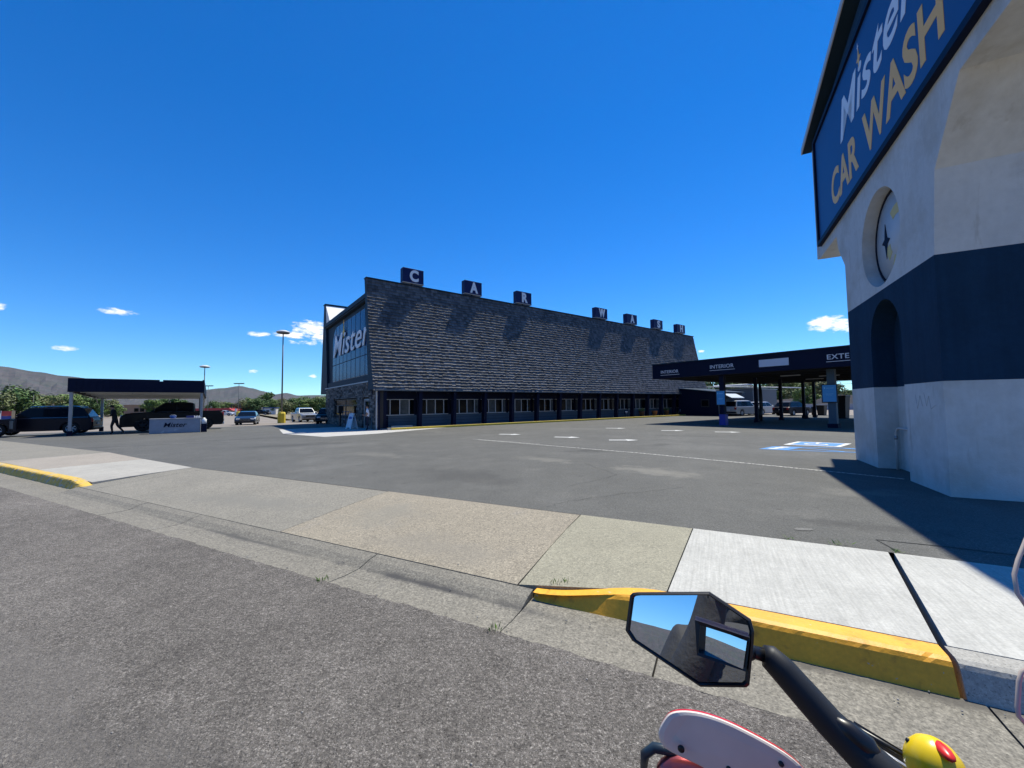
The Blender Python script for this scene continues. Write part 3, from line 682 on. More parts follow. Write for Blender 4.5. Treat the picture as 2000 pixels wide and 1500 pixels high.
shaft = [(T0, BZ1), (T1, BZ1), (T1, 5.45), (14.62, 6.1), (14.75, 6.55), (16.85, 6.55), (16.85, 10.45), (11.65, 11.15), (6.45, 10.45), (6.45, 6.55), (8.1, 6.55), (9.0, 5.5)]
face_with_holes(b, SF, shaft, [circ], .5)
m_ = len(shaft)
b.add([(SF, t, z) for t, z in shaft]+[(SF+TH, t, z) for t, z in shaft], [(i, (i+1) % m_, m_+(i+1) % m_, m_+i) for i in range(m_)]); b.add([(SF+TH, t, z) for t, z in shaft], [tuple(range(m_))])
b.build('shaft', STUCCO, norm=False)
# round medallion in the recess
DISC = mat('pale_disc', (.55, .57, .58), .6)
q = tb(); q.lathe([(1.0, 0), (1.0, .04)], (SF+.25, 11.55, 5.28), 36, 'x'); ds = q.build('medallion', DISC)
q = tb(); q.smooth = True
q.loft([[(SF+.235+dx, 11.55+r_*math.cos(2*math.pi*k/40), 5.28+r_*math.sin(2*math.pi*k/40)) for k in range(40)] for r_, dx in ((.99, .0), (1.05, 0), (1.05, .05), (.99, .05), (.99, 0))], cap=False); q.build('ring', NAVY, ds)
def flat_star(cx, cz, r, mt, nm): return star(ds, (SF+.245-TO.x, cx-TO.y, cz-TO.z), (0, -1, 0), (0, 0, 1), r, mt, .006, nm)
flat_star(11.95, 5.3, .42, NAVY, 'navy_star')
YPALE = mat('pale_yellow_mark', (.62, .50, .20), .6)
def ringsec(r0, r1, a0, a1):
    p = [(r1*math.cos(R(a)), r1*math.sin(R(a))) for a in range(a0, a1+1, 6)]+[(r0*math.cos(R(a)), r0*math.sin(R(a))) for a in range(a1, a0-1, -6)]
    return [(11.3+x, 5.25+z) for x, z in p]
for (p, q_) in (((-120, -60), 0), ((-40, -10), 0), ((60, 110), 0)):
    w = tb(); w.prism(ringsec(.45, .68, *p), lambda t, z: (SF+.244, t, z), lambda t, z: (SF+.25, t, z)); w.build('accent_mark', YPALE, ds)
# sign panel with frame
PT0, PT1, PZ0, PZ1 = 6.6, 16.35, 7.0, 10.42
SIGNB = mat('sign_panel_blue', (.018, .085, .235), .5, spec=.2, noise=(.7, .06))
q = tb(); q.box(SF-.06, SF+.02, PT0, PT1, PZ0, PZ1); pn = q.build('sign_panel', SIGNB)
q = tb(); fw = .13
q.box(SF-.12, SF-.002, PT0-fw, PT0, PZ0-fw, PZ1+fw); q.box(SF-.12, SF-.002, PT1, PT1+fw, PZ0-fw, PZ1+fw); q.box(SF-.12, SF-.002, PT0, PT1, PZ0-fw, PZ0); q.box(SF-.12, SF-.002, PT0, PT1, PZ1, PZ1+fw); q.build('sign_frame', NAVY)
q = tb(); q.prism([(16.55, 10.5), (11.65, 11.12), (6.6, 10.5), (6.6, 10.56), ][:3], lambda t, z: (SF-.03, t, z), lambda t, z: (SF-.003, t, z)); q.build('gable_board', TEALB)
def sgn(t, z, dd=.061): return (SF-dd-TO.x, t-TO.y, z)
letters('Mister', 4.75, 1.06, axes(sgn(13.6, 8.74), (0, -1, 0), (0, 0, 1)), tw, LETW, .005, .26, .012, sp=1.02)
letters('CAR', 2.4, 1.03, axes(sgn(14.7, 7.38), (0, -1, 0), (0, 0, 1)), tw, LETT, .005, 0, .026, sp=1.0); letters('WASH', 3.65, 1.03, axes(sgn(11.9, 7.34), (0, -1, 0), (0, 0, 1)), tw, LETT, .005, 0, .026, sp=1.0)
star(tw, sgn(11.9, 9.86), (0, -1, 0), (0, 0, 1), .28, LETT, .005); star(tw, sgn(11.92, 10.16), (0, -1, 0), (0, 0, 1), .10, LETW, .005)
# low gable roof with thin metal edge
for sgn_, tt in ((1, 17.25), (-1, 6.43)):
    q = tb(); z0, z1 = 10.62, 11.45
    q.prism([(tt, z0), (11.65, z1), (11.65, z1+.16), (tt, z0+.16)], lambda t, z: (SF-.27, t, z), lambda t, z: (SF+TH+.27, t, z)); q.build('roof_slope', TEALB)
    q = tb(); q.prism([(tt, z0-.02), (11.65, z1-.02), (11.65, z1+.18), (tt, z0+.18)], lambda t, z: (SF-.30, t, z), lambda t, z: (SF-.272, t, z)); q.build('metal_edge', MULL)
q = tb(); q.box(SF-.02, SF+TH+.02, 16.86, 17.05, 6.6, 10.55); q.build('end_board', STUCCO)
# conduit in the niche
q = tb(); cp = [(SF+.30, 12.26, 0), (SF+.30, 12.26, .75)]+[(SF+.30, 12.26-.22*(1-math.cos(R(a))), .75+.22*math.sin(R(a))) for a in range(15, 91, 15)]+[(SF+.30, 10.71, .97)]
q.tube(cp, .028, 8); cd = q.build('conduit', MULL)
q = tb(); q.tube([(SF+.30, 12.26, .70), (SF+.30, 12.26, .78)], .036, 8); q.build('coupling', STEEL, cd)
SCR = mat('pencil_scratch', (.36, .36, .37), .9)
q = tb()
for k, L_ in enumerate(([(10.25, 1.72), (10.18, 1.45), (10.05, 1.7), (9.98, 1.5)], [(9.9, 1.75), (9.82, 1.5), (9.72, 1.68), (9.66, 1.45), (9.5, 1.52)])): q.tube([(SF-.001, *p) for p in L_], .004, 4)
q.build('scratch_marks', SCR)
# ------------------------------------------------------------------ mountains
def interp(tab, x):
    for (a, p), (b, q) in zip(tab, tab[1:]):
        if a <= x <= b: f = (x-a)/(b-a); f = f*f*(3-2*f); return p+(q-p)*f
    return tab[-1][1]
RIDGE = [(-180, 4.4), (-165, 5.0), (-150, 4.2), (-130, 4.6), (-110, 3.9), (-90, 4.2), (-75, 4.5), (-60, 4.6), (-52.6, 4.0), (-50.5, 3.6), (-49, 3.3), (-46.5, 3.0), (-44, 2.6), (-41, 1.9), (-39.5, 1.9), (-38.3, 2.15), (-36.6, 2.35), (-34.8, 2.62), (-33.6, 2.4), (-32.4, 2.05), (-31.3, 1.65), (-30, 1.85), (-28.6, 1.5), (-27.2, 1.55), (-25.5, 1.55), (-22, 1.4), (-15, 1.6), (0, 1.9), (12, 1.5), (25, 1.4), (36, 1.1), (48, 1.0), (60, 1.6), (80, 3.0), (100, 4.2), (130, 5.5), (160, 4.6), (180, 4.4)]
MOUNT = mat('scrub_mountain', (.062, .050, .044), .95, noise=[(.0016, .2, 8), (.012, .3, 6), (.05, .3, 4)], cols=[(.004, (.042, .048, .03), .48, .66), (.03, (.03, .038, .024), .50, .62)])
def mountains():
    rr = random.Random(21); NA = 1000; NRr = 12; R0, R1 = 3000., 5200.
    ph = [(rr.uniform(0, 6.28), rr.choice((37, 53, 71, 97, 131, 173, 239)), 1) for _ in range(7)]
    vs = []; fs = []
    for j in range(NRr+2):
        for i in range(NA):
            az = -180+360*i/NA; a = R(az); rad = R0+(R1-R0)*min(j, NRr)/NRr
            f = min(j, NRr)/NRr; el = interp(RIDGE, az)
            n1_ = sum(math.sin(a*w+p+f*5)/w for p, w, _ in ph)*6
            gully = abs(math.sin(a*61+2.5*math.sin(a*17+f*3)+f*2.2))*(1-f)*f*4
            gully += abs(math.sin(a*143+3*math.sin(a*29)-f*4))*(1-f)*f*1.6
            h = math.tan(R(el))*R1*(f**1.35)*(1+.03*n1_)*(1-.16*gully)
            if j == NRr+1: rad += 900; h = -5
            vs.append((rad*math.sin(a), rad*math.cos(a), h-2))
    for j in range(NRr+1):
        for i in range(NA): k = (i+1) % NA; fs.append((j*NA+i, j*NA+k, (j+1)*NA+k, (j+1)*NA+i))
    b = MB(); b.smooth = False; b.add(vs, fs); o = b.build('mountains', MOUNT); return struct(o)
mountains()

# ------------------------------------------------------------------ trees
BARK = mat('bark', (.10, .075, .055), .9, noise=(8, .3))
def leafmat(n, c): return mat(n, c, .7, attr='tone', noise=(.7, .2))
LM = [leafmat('leaf_deep_green', (.06, .115, .022)), leafmat('leaf_mid_green', (.105, .165, .03)), leafmat('leaf_olive', (.13, .15, .05))]
def tree_meshes(seed, h, w, lm, n=1500, narrow=False):
    rr = random.Random(seed); tr = MB(); tr.tube([(0, 0, -.3), (.08, .05, h*.25), (.02, -.05, h*.5), (0, 0, h*.78)], [h*.032, h*.026, h*.018, h*.006], 7)
    cl = []
    for k in range(9):
        a = rr.uniform(0, 6.28); z0 = h*rr.uniform(.2, .5); r = w*rr.uniform(.25, .42); z1 = z0+h*rr.uniform(.12, .35)
        tr.tube([(0, 0, z0), (r*.5*math.cos(a), r*.5*math.sin(a), (z0+z1)/2+.1), (r*math.cos(a), r*math.sin(a), z1)], [h*.012, h*.008, h*.003], 5)
    for k in range(24):
        a = rr.uniform(0, 6.28); u = rr.random()**.5; zz = rr.uniform(.22, .95); prof_ = math.sin(math.pi*min(1, (zz-.1)/.95))**.6
        r = w*.42*u*prof_; cl.append((r*math.cos(a), r*math.sin(a), h*zz, w*rr.uniform(.10, .2)))
    lf = MB()
    for k in range(n):
        c = rr.choice(cl); v = Vector((rr.gauss(0, 1), rr.gauss(0, 1), rr.gauss(0, .8))).normalized()*c[3]*rr.uniform(.55, 1.15); p = Vector(c[:3])+v
        s = h*rr.uniform(.026, .05); nrm = (v.normalized()+Vector((rr.uniform(-.7, .7), rr.uniform(-.7, .7), rr.uniform(-.2, .9)))).normalized(); x = nrm.orthogonal().normalized(); y = nrm.cross(x)
        a = rr.uniform(0, 6.28); x, y = x*math.cos(a)+y*math.sin(a), y*math.cos(a)-x*math.sin(a)
        lf.add([p-x*s, p+y*s*.7+nrm*s*.2, p+x*s, p-y*s*.7+nrm*s*.2], [(0, 1, 2, 3)], rr.uniform(.6, 1.45))
    return tr.mesh('trunk', BARK), lf.mesh('crown', lm, True)
TV = [tree_meshes(31+k, 7, w, LM[k % 3], 2600) for k, w in enumerate((7.5, 6.5, 8.5, 5.5, 7, 9))]
def tree(x, y, h, v, label, group, wid=1., rz=None):
    z = gz(x, y); t = thing('leafy_tree', label, 'tree', (x, y, z), rz if rz is not None else random.uniform(0, 6), group); s = h/7.; t.scale = (s*wid, s*wid, s)
    place(TV[v][0], 'trunk', t); place(TV[v][1], 'crown', t); return t
def fpx(px, D, off=0): return ((px-1000)/765*D, D)      # bearing to plan position
rt = random.Random(5)
# tall trees at the left behind the shade canopy
for i, (px, D, h, v, w) in enumerate(((0, 88, 5.2, 1, 1), (36, 92, 7.2, 0, 1.15), (60, 104, 6.6, 3, 1), (88, 96, 5.9, 2, 1.1), (112, 100, 6.2, 4, 1.1), (140, 90, 5.4, 1, 1.1), (158, 112, 6.3, 5, 1), (180, 94, 5.0, 0, 1), (200, 106, 5.2, 2, 1.0), (226, 96, 3.4, 4, 1.2), (-30, 86, 6.5, 2, 1.1))):
    x, y = fpx(px, D); tree(x, y, h, v, ('%s tree in the row behind the SUV at left, %s' % (('Light green', 'Tall dark green', 'Slim dark green', 'Olive green', 'Broad green', 'Bright green', 'Wide deep green', 'Low dark green', 'Low olive', 'Short bushy', 'Leftmost olive')[i],
        ('at the left edge', 'above the red sign', 'beside the thin pole', 'above the SUV windscreen', 'above the SUV roof', 'left of the canopy post', 'right of the post', 'above the rear window', 'by the back post', 'next to the walking person', 'half out of frame')[i])).lower(), 'trees behind the shade canopy', w)
far = [(300, 120, 5, 4), (330, 128, 5.6, 0), (355, 125, 4.6, 3), (418, 150, 4.5, 0), (432, 165, 5.0, 2), (446, 140, 3.8, 1), (476, 120, 4.6, 2), (487, 150, 5.4, 1), (497, 118, 4.4, 0), (510, 128, 4.7, 0), (524, 165, 8.0, 3), (538, 120, 4.0, 1), (560, 118, 4.0, 2), (572, 125, 4.6, 0), (583, 130, 5.0, 1), (592, 118, 4.4, 4), (603, 125, 4.9, 0), (613, 120, 4.6, 1), (624, 122, 4.8, 5), (636, 120, 5.0, 0), (645, 124, 5.0, 2), (660, 124, 5.0, 2), (690, 124, 5.0, 2), (550, 150, 5.0, 5)]
spots_ = ('above the pickup bonnet', 'above the pickup cab', 'behind the pickup cab', 'behind the red roof', 'left of the sign frame', 'right of the red roof', 'right of the sign frame', 'above the parked sedan', 'left above the sedan', 'right above the sedan', 'rising tallest behind the sedan', 'left of the yellow pole base', 'just right of the yellow pole base', 'between pole and silver pickup', 'left above silver pickup', 'above silver pickup bonnet', 'above silver pickup cab', 'right above silver pickup', 'right of silver pickup', 'next to the building corner', 'at the building corner', 'hidden behind the stone corner', 'behind the front window', 'behind the yellow pole')
for i, (px, D, h, v) in enumerate(far):
    x, y = fpx(px, D); tree(x, y, h, v, 'small distant tree beyond the tan lot, '+spots_[i], 'distant trees beyond the tan lot', 1.15)
for i, (px, D, h, v, w) in enumerate(((1395, 120, 9.0, 0, 1.2), (1440, 140, 9.5, 1, 1.2), (1490, 115, 7.8, 2, 1.2), (1520, 105, 7.6, 1, 1.2), (1545, 112, 8.0, 0, 1.3), (1572, 100, 7.4, 5, 1.2), (1598, 108, 7.8, 2, 1.2), (1618, 110, 5.0, 1, 1.1), (1640, 112, 4.6, 0, 1.1), (1665, 112, 4.8, 0, 1.1), (1572, 74, 4.4, 1, 1.15))):
    x, y = fpx(px, D); tree(x, y, h, v, 'green tree seen under the wash canopy, '+('behind the kiosk roof', 'behind the white SUV', 'left of the dark hatchback', 'above the dark hatchback roof', 'right above the hatchback', 'left of the middle post', 'between the two thin posts', 'left of the blue menu board', 'right of the blue menu board', 'behind the sign tower', 'in front of the tan wall, nearest')[i], 'trees seen under the wash canopy', w)

# ------------------------------------------------------------------ far buildings and signs
ADOBE = mat('tan_adobe', (.36, .24, .17), .85, noise=(.3, .1)); REDR = mat('red_metal_roof', (.42, .04, .04), .5, noise=(.4, .1)); CREAM = mat('cream_wall', (.5, .46, .4), .8)
def block(name, label, px, D, w, dp, h, rz, wall, roofm=None, wins=(), over=.3):
    x, y = fpx(px, D); t = thing(name, label, 'building', (x, y, gz(x, y)-.05), rz)
    q = MB(); q.box(-w/2, w/2, 0, dp, 0, h); q.build('wall', wall, t)
    q = MB(); q.prism([(-w/2-over, h), (w/2+over, h), (w/2*.86, h+.75), (-w/2*.86, h+.75)] if roofm is REDR else [(-w/2-.1, h), (w/2+.1, h), (w/2+.1, h+.25), (-w/2-.1, h+.25)], lambda a, z: (a, -over, z), lambda a, z: (a, dp+over, z)); q.build('roof', roofm or wall, t)
    for (a, e, z0, z1) in wins:
        q = MB(); q.box(a, e, -.06, .03, z0, z1); f = q.build('window', DSTEEL, t); q = MB(); q.box(a+.1, e-.1, -.075, -.062, z0+.1, z1-.1); q.build('pane', GLASS, f)
    return t
block('adobe_building', 'tan adobe building with dark windows behind the walking person', 276, 130, 9, 8, 3.3, R(20), ADOBE, None, [(-1.8, -.6, 1.2, 2.4), (-.3, .9, 1.2, 2.4), (1.2, 2.2, 1.2, 2.4)])
block('low_building', 'low brown building with flat roof left of the adobe block', 253, 138, 8, 8, 2.6, R(20), mat('brown_wall', (.2, .13, .1), .85), mat('grey_roof', (.3, .29, .28), .8), [(-2, 1.5, .6, 1.6)])
block('red_roof_building', 'long low building with a bright red roof behind the pickup bed', 412, 112, 11, 7, 1.35, R(12), CREAM, REDR, [(-3, -1.5, .4, 1.2), (1, 2.6, .4, 1.2)])
block('shed', 'small white and blue shed beyond the tan lot', 527, 118, 3.4, 2.5, 1.9, R(10), WHITE, mat('blue_sheet', (.06, .12, .3), .5), [(-.9, -.1, .4, 1.3)])
block('shed', 'grey shed behind the parked sedan', 492, 120, 3.6, 2.5, 1.9, R(5), mat('grey_wall', (.33, .33, .36), .8))
# tan retaining wall and pale road barrier seen under the wash canopy
x, y = fpx(1600, 82); t = thing('retaining_wall', 'long tan retaining wall in the sun under the wash canopy', 'wall', (x, y, -.1), R(-28)); q = MB(); q.prism([(-9, 0), (16, 0), (16, 2.2), (9, 2.6), (2, 3.0), (-3, 2.4), (-9, 1.9)], lambda a, z: (a, 0, z), lambda a, z: (a, .6, z)); q.build('wall', mat('tan_block', (.48, .37, .27), .85, noise=(1, .1)), t)
q = MB(); q.box(-9, 16, -.06, .66, -.02, .3); q.build('footing', CREAM, t)
x, y = fpx(1610, 70); t = thing('low_wall', 'low pale grey wall behind the vacuum posts', 'wall', (x, y, -.05), R(-30)); q = MB(); q.box(-7.5, 14, 0, .3, 0, 1.05); q.build('wall', mat('pale_grey_block', (.36, .37, .42), .8), t); q = MB(); q.box(-7.5, 14, -.05, .35, 1.05, 1.13); q.build('coping', CREAM, t)
# roadside signs far left
x, y = fpx(17, 70); t = thing('roadside_sign', 'small red, white and blue roadside sign board at left edge', 'sign', (x, y, gz(x, y)), R(35))
for nm, mt_, z0, z1 in (('red_panel', REDR, 1.15, 2.0), ('blue_panel', mat('deep_blue_panel', (.03, .05, .25), .5), .6, 1.13), ('white_panel', WHITE, .1, .58)): q = MB(); q.box(-.75, .75, -.06, .06, z0, z1); q.build(nm, mt_, t)
for sx in (-.8, .8): q = MB(); q.box(sx-.05, sx+.05, -.05, .05, 0, 2.05); q.build('post', WHITE, t)
for i, px in enumerate((2, 27, 42, 49)):
    x, y = fpx(px, 76); t = thing('white_post', 'white bollard post in front of the trees, %s from left' % ('first', 'second', 'third', 'fourth')[i], 'post', (x, y, gz(x, y)), 0, 'white posts in front of the left trees'); q = MB(); q.box(-.13, .13, -.13, .13, 0, 1.5); q.build('shaft', WHITE, t); q = MB(); q.box(-.16, .16, -.16, .16, 1.5, 1.56); q.build('cap', WHITE, t)
x, y = fpx(461, 96); t = thing('empty_roadside_sign', 'empty dark rectangular sign frame on a white post', 'sign', (x, y, gz(x, y)), R(10))
q = MB(); q.box(-.2, .2, -.1, .1, 0, 1.9); q.build('post', WHITE, t)
q = MB(); a = 1.0
for c in ((-a, a, 1.9, 2.0), (-a, a, 2.95, 3.05), (-a, -a+.1, 2, 2.95), (a-.1, a, 2, 2.95)): q.box(c[0], c[1], -.08, .08, c[2], c[3])
q.build('frame', DSTEEL, t)

# ------------------------------------------------------------------ light poles
PYEL = mat('yellow_pole_base', (.62, .46, .03), .6, noise=[(2, .1), (14, .08)], cols=[(6, (.3, .24, .05), .64, .74)])
POLEM = mat('pole_steel', (.16, .16, .15), .5, metal=.4); LAMPW = mat('lamp_white', (.62, .62, .6), .5)
def pole(px, D, h, kind, label, base=True, r=.09):
    x, y = fpx(px, D); t = thing('light_pole', label, 'light pole', (x, y, gz(x, y)), 0, 'parking lot light poles')
    if base:
        q = MB(); rr_ = .42; q.loft([[(k*rr_*math.cos(R(22.5+45*i)), k*rr_*math.sin(R(22.5+45*i)), z) for i in range(8)] for k, z in ((1, -.3), (1, 1.12), (.8, 1.28), (.55, 1.3))]); q.build('concrete_base', PYEL, t)
    q = MB(); q.tube([(0, 0, .0), (0, 0, h*.5), (0, 0, h)], [r*1.1, r*.9, r*.65], 10); q.build('shaft', POLEM, t)
    q = MB()
    if kind == 'disc': 
        q.lathe([(.1, h-.02), (.45, h-.02), (.72, h+.06), (.76, h+.12), (.62, h+.24), (.3, h+.34), (.02, h+.37)], n=24); q.build('lamp_head', LAMPW, t)
        q = MB(); q.lathe([(.42, h-.06), (.66, h-.02), (.66, h+.0), (.1, h+.0)], n=24); q.build('lens', DSTEEL, t)
    else:
        q.bbox(-1.05, 1.05, -.16, .16, h, h+.2, .03); q.build('lamp_head', DSTEEL, t)
    return t
pole(550.5, 46, 10.6, 'disc', 'tall light pole with round white lamp and yellow base, nearest'); pole(398, 66, 9.0, 'disc', 'light pole with round lamp rising behind the shade canopy corner')
pole(466, 84, 7.2, 't', 'light pole with flat bar lamp and small yellow base beside the sign frame', True, .07); pole(406, 88, 7.0, 't', 'thin light pole with flat bar lamp right of the shade canopy', False, .06); pole(65, 92, 6.0, 't', 'thin pale light pole in front of the left trees', False, .07)

# ------------------------------------------------------------------ shade canopy at left
cx0 = (-27.4, 24.3); CL, CD = 6.4, 7.0
sc = thing('shade_canopy', 'flat shade canopy with deep navy fascia over the left wash lane', 'canopy', (*cx0, 0), BROT)
WU = mat('white_underside', (.72, .72, .7), .6)
ZF0, ZF1 = 2.72, 3.58
q = MB(); q.box(-.12, CL*.66-.12, -.14, 0, ZF0, ZF1); q.box(CL*.66+.06, CL+.12, -.14, 0, ZF0, ZF1); q.box(CL*.66-.12, CL*.66+.06, -.14, 0, ZF0, ZF1-.10); q.build('fascia', NAVY, sc)
q = MB()
for k in range(22): q.box(-.1+k*.3, -.06+k*.3, -.155, -.141, ZF0+.02, ZF1-.12)
q.build('fascia_ribs', NAVY, sc)
q = MB(); q.prism([(.003, ZF0), (CD, 2.45), (CD, 3.05), (.003, ZF1-.05)], lambda a, z: (-.12, a, z), lambda a, z: (0, a, z)); q.build('fascia', NAVY, sc); q = MB(); q.prism([(.003, ZF0), (CD, 2.45), (CD, 3.05), (.003, ZF1+.06)], lambda a, z: (CL, a, z), lambda a, z: (CL+.12, a, z)); q.build('fascia', NAVY, sc); q = MB(); q.box(-.12, CL+.12, CD+.002, CD+.1, 2.42, 3.0); q.build('fascia', WU, sc)
zd = lambda yy: 3.02-.42*yy/CD
q = MB(); q.prism([(.003, zd(0)), (CD-.003, zd(CD)), (CD-.003, zd(CD)+.08), (.003, zd(0)+.08)], lambda a, z: (.003, a, z), lambda a, z: (CL-.003, a, z)); q.build('deck', WU, sc)
for k in range(5):
    q = MB(); y0 = .7+k*1.35; q.box(.01, CL-.01, y0, y0+.1, zd(y0)-.16, zd(y0)-.012); q.build('joist', WU, sc)
for k, (x0, y0) in enumerate(((1.6, 2.2), (4.2, 2.2), (1.6, 4.8), (4.2, 4.8))): q = MB(); q.box(x0-.9, x0+.9, y0-.08, y0+.08, zd(y0)-.26, zd(y0)-.17); q.build('strip_light', LAMPW, sc)
for px_, py_ in ((.02, .02), (CL-.02, .02), (.25, CD-.1), (CL-.3, CD-.1)):
    q = MB(); q.box(px_-.075, px_+.075, py_-.05, py_+.1, .3, ZF0+.08 if py_ < 1 else 2.5); f = q.build('post', STEEL, sc); q = MB(); q.box(px_-.11, px_+.11, py_-.09, py_+.14, -.05, .3); q.build('post_foot', NAVY, f)
for sx in (.02, CL-.02):
    q = MB(); q.tube([(sx, CD-.15, 2.1), (sx, CD-1.0, 2.62)], .04, 6); q.build('brace', STEEL, sc)
# front counter with lettering
ct = thing('service_counter', 'grey metal service counter with dark Mister lettering under the shade canopy', 'counter', (-23.21, 25.12, 0), R(36.5))
GREYP = mat('grey_sheet_metal', (.27, .29, .34), .5, metal=.2, noise=[(1.5, .12), (9, .08)], cols=[(2.5, (.42, .43, .46), .6, .72)])
q = MB(); q.bbox(0, 2.56, -.02, .75, 0, .93, .015); q.build('body', GREYP, ct); q = MB(); q.bbox(-.03, 2.59, -.05, .78, .93, .97, .01); q.build('top', GREYP, ct)
letters('Mister', 1.18, .30, axes((.68, -.024, .40), (1, 0, 0), (0, 0, 1)), ct, NAVY, .008, .26, .015, sp=1.0)
BLUEP = mat('blue_plastic', (.02, .09, .36), .4)
for i, (xx, m_, nm, lab) in enumerate(((1.12, BLUEP, 'tub', 'blue tub standing on the counter'), (2.0, mat('dark_blue_cloth', (.015, .03, .16), .8), 'towel_pile', 'folded dark blue towels on the counter'))):
    t = thing(nm, lab, 'tub' if i == 0 else 'towels', (-23.21+rot2(R(36.5), xx, .3)[0], 25.12+rot2(R(36.5), xx, .3)[1], .97), R(36.5))
    q = MB()
    if i == 0: q.lathe([(.14, 0), (.17, .14), (.19, .15), (.17, .16), (.02, .17)], n=14)
    else:
        for k in range(4): q.bbox(-.2, .2, -.14, .14, k*.035, k*.035+.034, .012)
    q.build('body', m_, t)
    if i == 0: q = MB(); q.tube([(-.18, 0, .14), (-.1, 0, .22), (.1, 0, .22), (.18, 0, .14)], .008, 6); q.build('handle', WHITE, t)
for i in range(4):
    xx = 2.22+.09*i; t = thing('spray_bottle', 'small white spray bottle on the counter end, %s from left' % ('first', 'second', 'third', 'fourth')[i], 'bottle', (-23.21+rot2(R(36.5), xx, .25)[0], 25.12+rot2(R(36.5), xx, .25)[1], .97), 0, 'white bottles on the counter')
    q = MB(); q.lathe([(.035, 0), (.037, .09), (.014, .12), (.014, .14)], n=10); q.build('bottle', WHITE, t); q = MB(); q.box(-.03, .015, -.012, .012, .14, .165); q.build('nozzle', LAMPW, t)
t = thing('drinks_cooler', 'round white jug hanging off the right counter end', 'jug', (-23.21+rot2(R(36.5), 2.75, .1)[0], 25.12+rot2(R(36.5), 2.75, .1)[1], 0), R(36)); q = MB(); q.lathe([(.1, .55), (.14, .58), (.14, .86), (.06, .92), (.05, .97)], n=14); q.build('jug', WHITE, t); q = MB(); q.box(-.16, .16, -.16, .16, 0, .55); q.build('stand', NAVY, t)
t = thing('meter_post', 'short grey post with white box head behind the counter', 'post', (-24.2, 31.0, 0), R(36)); q = MB(); q.tube([(0, 0, 0), (0, 0, 1.1)], .045, 8); q.build('post', STEEL, t); q = MB(); q.bbox(-.14, .14, -.1, .1, 1.08, 1.4, .03); q.build('head', WHITE, t)

# ------------------------------------------------------------------ vehicles
TYRE = mat('tyre_rubber', (.012, .012, .012), .85); RIM = mat('alloy_rim', (.62, .63, .66), .35, metal=.1); HEADL = mat('headlight', (.7, .72, .74), .12, spec=.8); TAILL = mat('tail_light', (.30, .012, .01), .25); CHROME = mat('chrome', (.6, .6, .62), .15, metal=1.)
CARGL = mat('car_glass', (.004, .006, .009), .06, spec=.2); INTER = mat('car_interior', (.03, .028, .026), .8)
def paint(n, c, metal=.3): return mat(n, c, .4 if sum(c) < .1 else .3, metal=0 if sum(c) < .1 else metal, spec=.2, coat=.06 if sum(c) < .1 else .8)
_wh = {}
def wheel_mesh(r, w, spokes, dark):
    key = (r, w, spokes, dark)
    if key not in _wh:
        t = MB(); t.lathe([(r*.62, -w/2), (r*.93, -w/2), (r, -w/2+.05), (r, w/2-.05), (r*.93, w/2), (r*.62, w/2), (r*.60, 0), (r*.62, -w/2)], n=24, axis='y', cap=False); a = t.mesh('tyre', TYRE)
        s = MB(); s.lathe([(r*.64, -w*.40), (r*.66, -w*.46), (r*.60, -w*.47), (r*.58, -w*.2), (r*.58, w*.3)], n=24, axis='y', cap=False)
        s.lathe([(r*.13, -w*.43), (r*.15, -w*.2), (.005, -w*.2), (.005, -w*.44)], n=12, axis='y')
        for k in range(spokes):
            M = Matrix.Rotation(2*math.pi*k/spokes, 4, 'Y'); s.box(-r*.055, r*.055, -w*.42, -w*.28, r*.1, r*.6, M=M)
        b_ = s.mesh('rim', DSTEEL if dark else RIM)
        d_ = MB(); d_.lathe([(r*.57, -w*.12), (r*.57, w*.1), (.01, w*.1), (.01, -w*.12)], n=18, axis='y'); _wh[key] = (a, b_, d_.mesh('brake_disc', BLACK))
    return _wh[key]
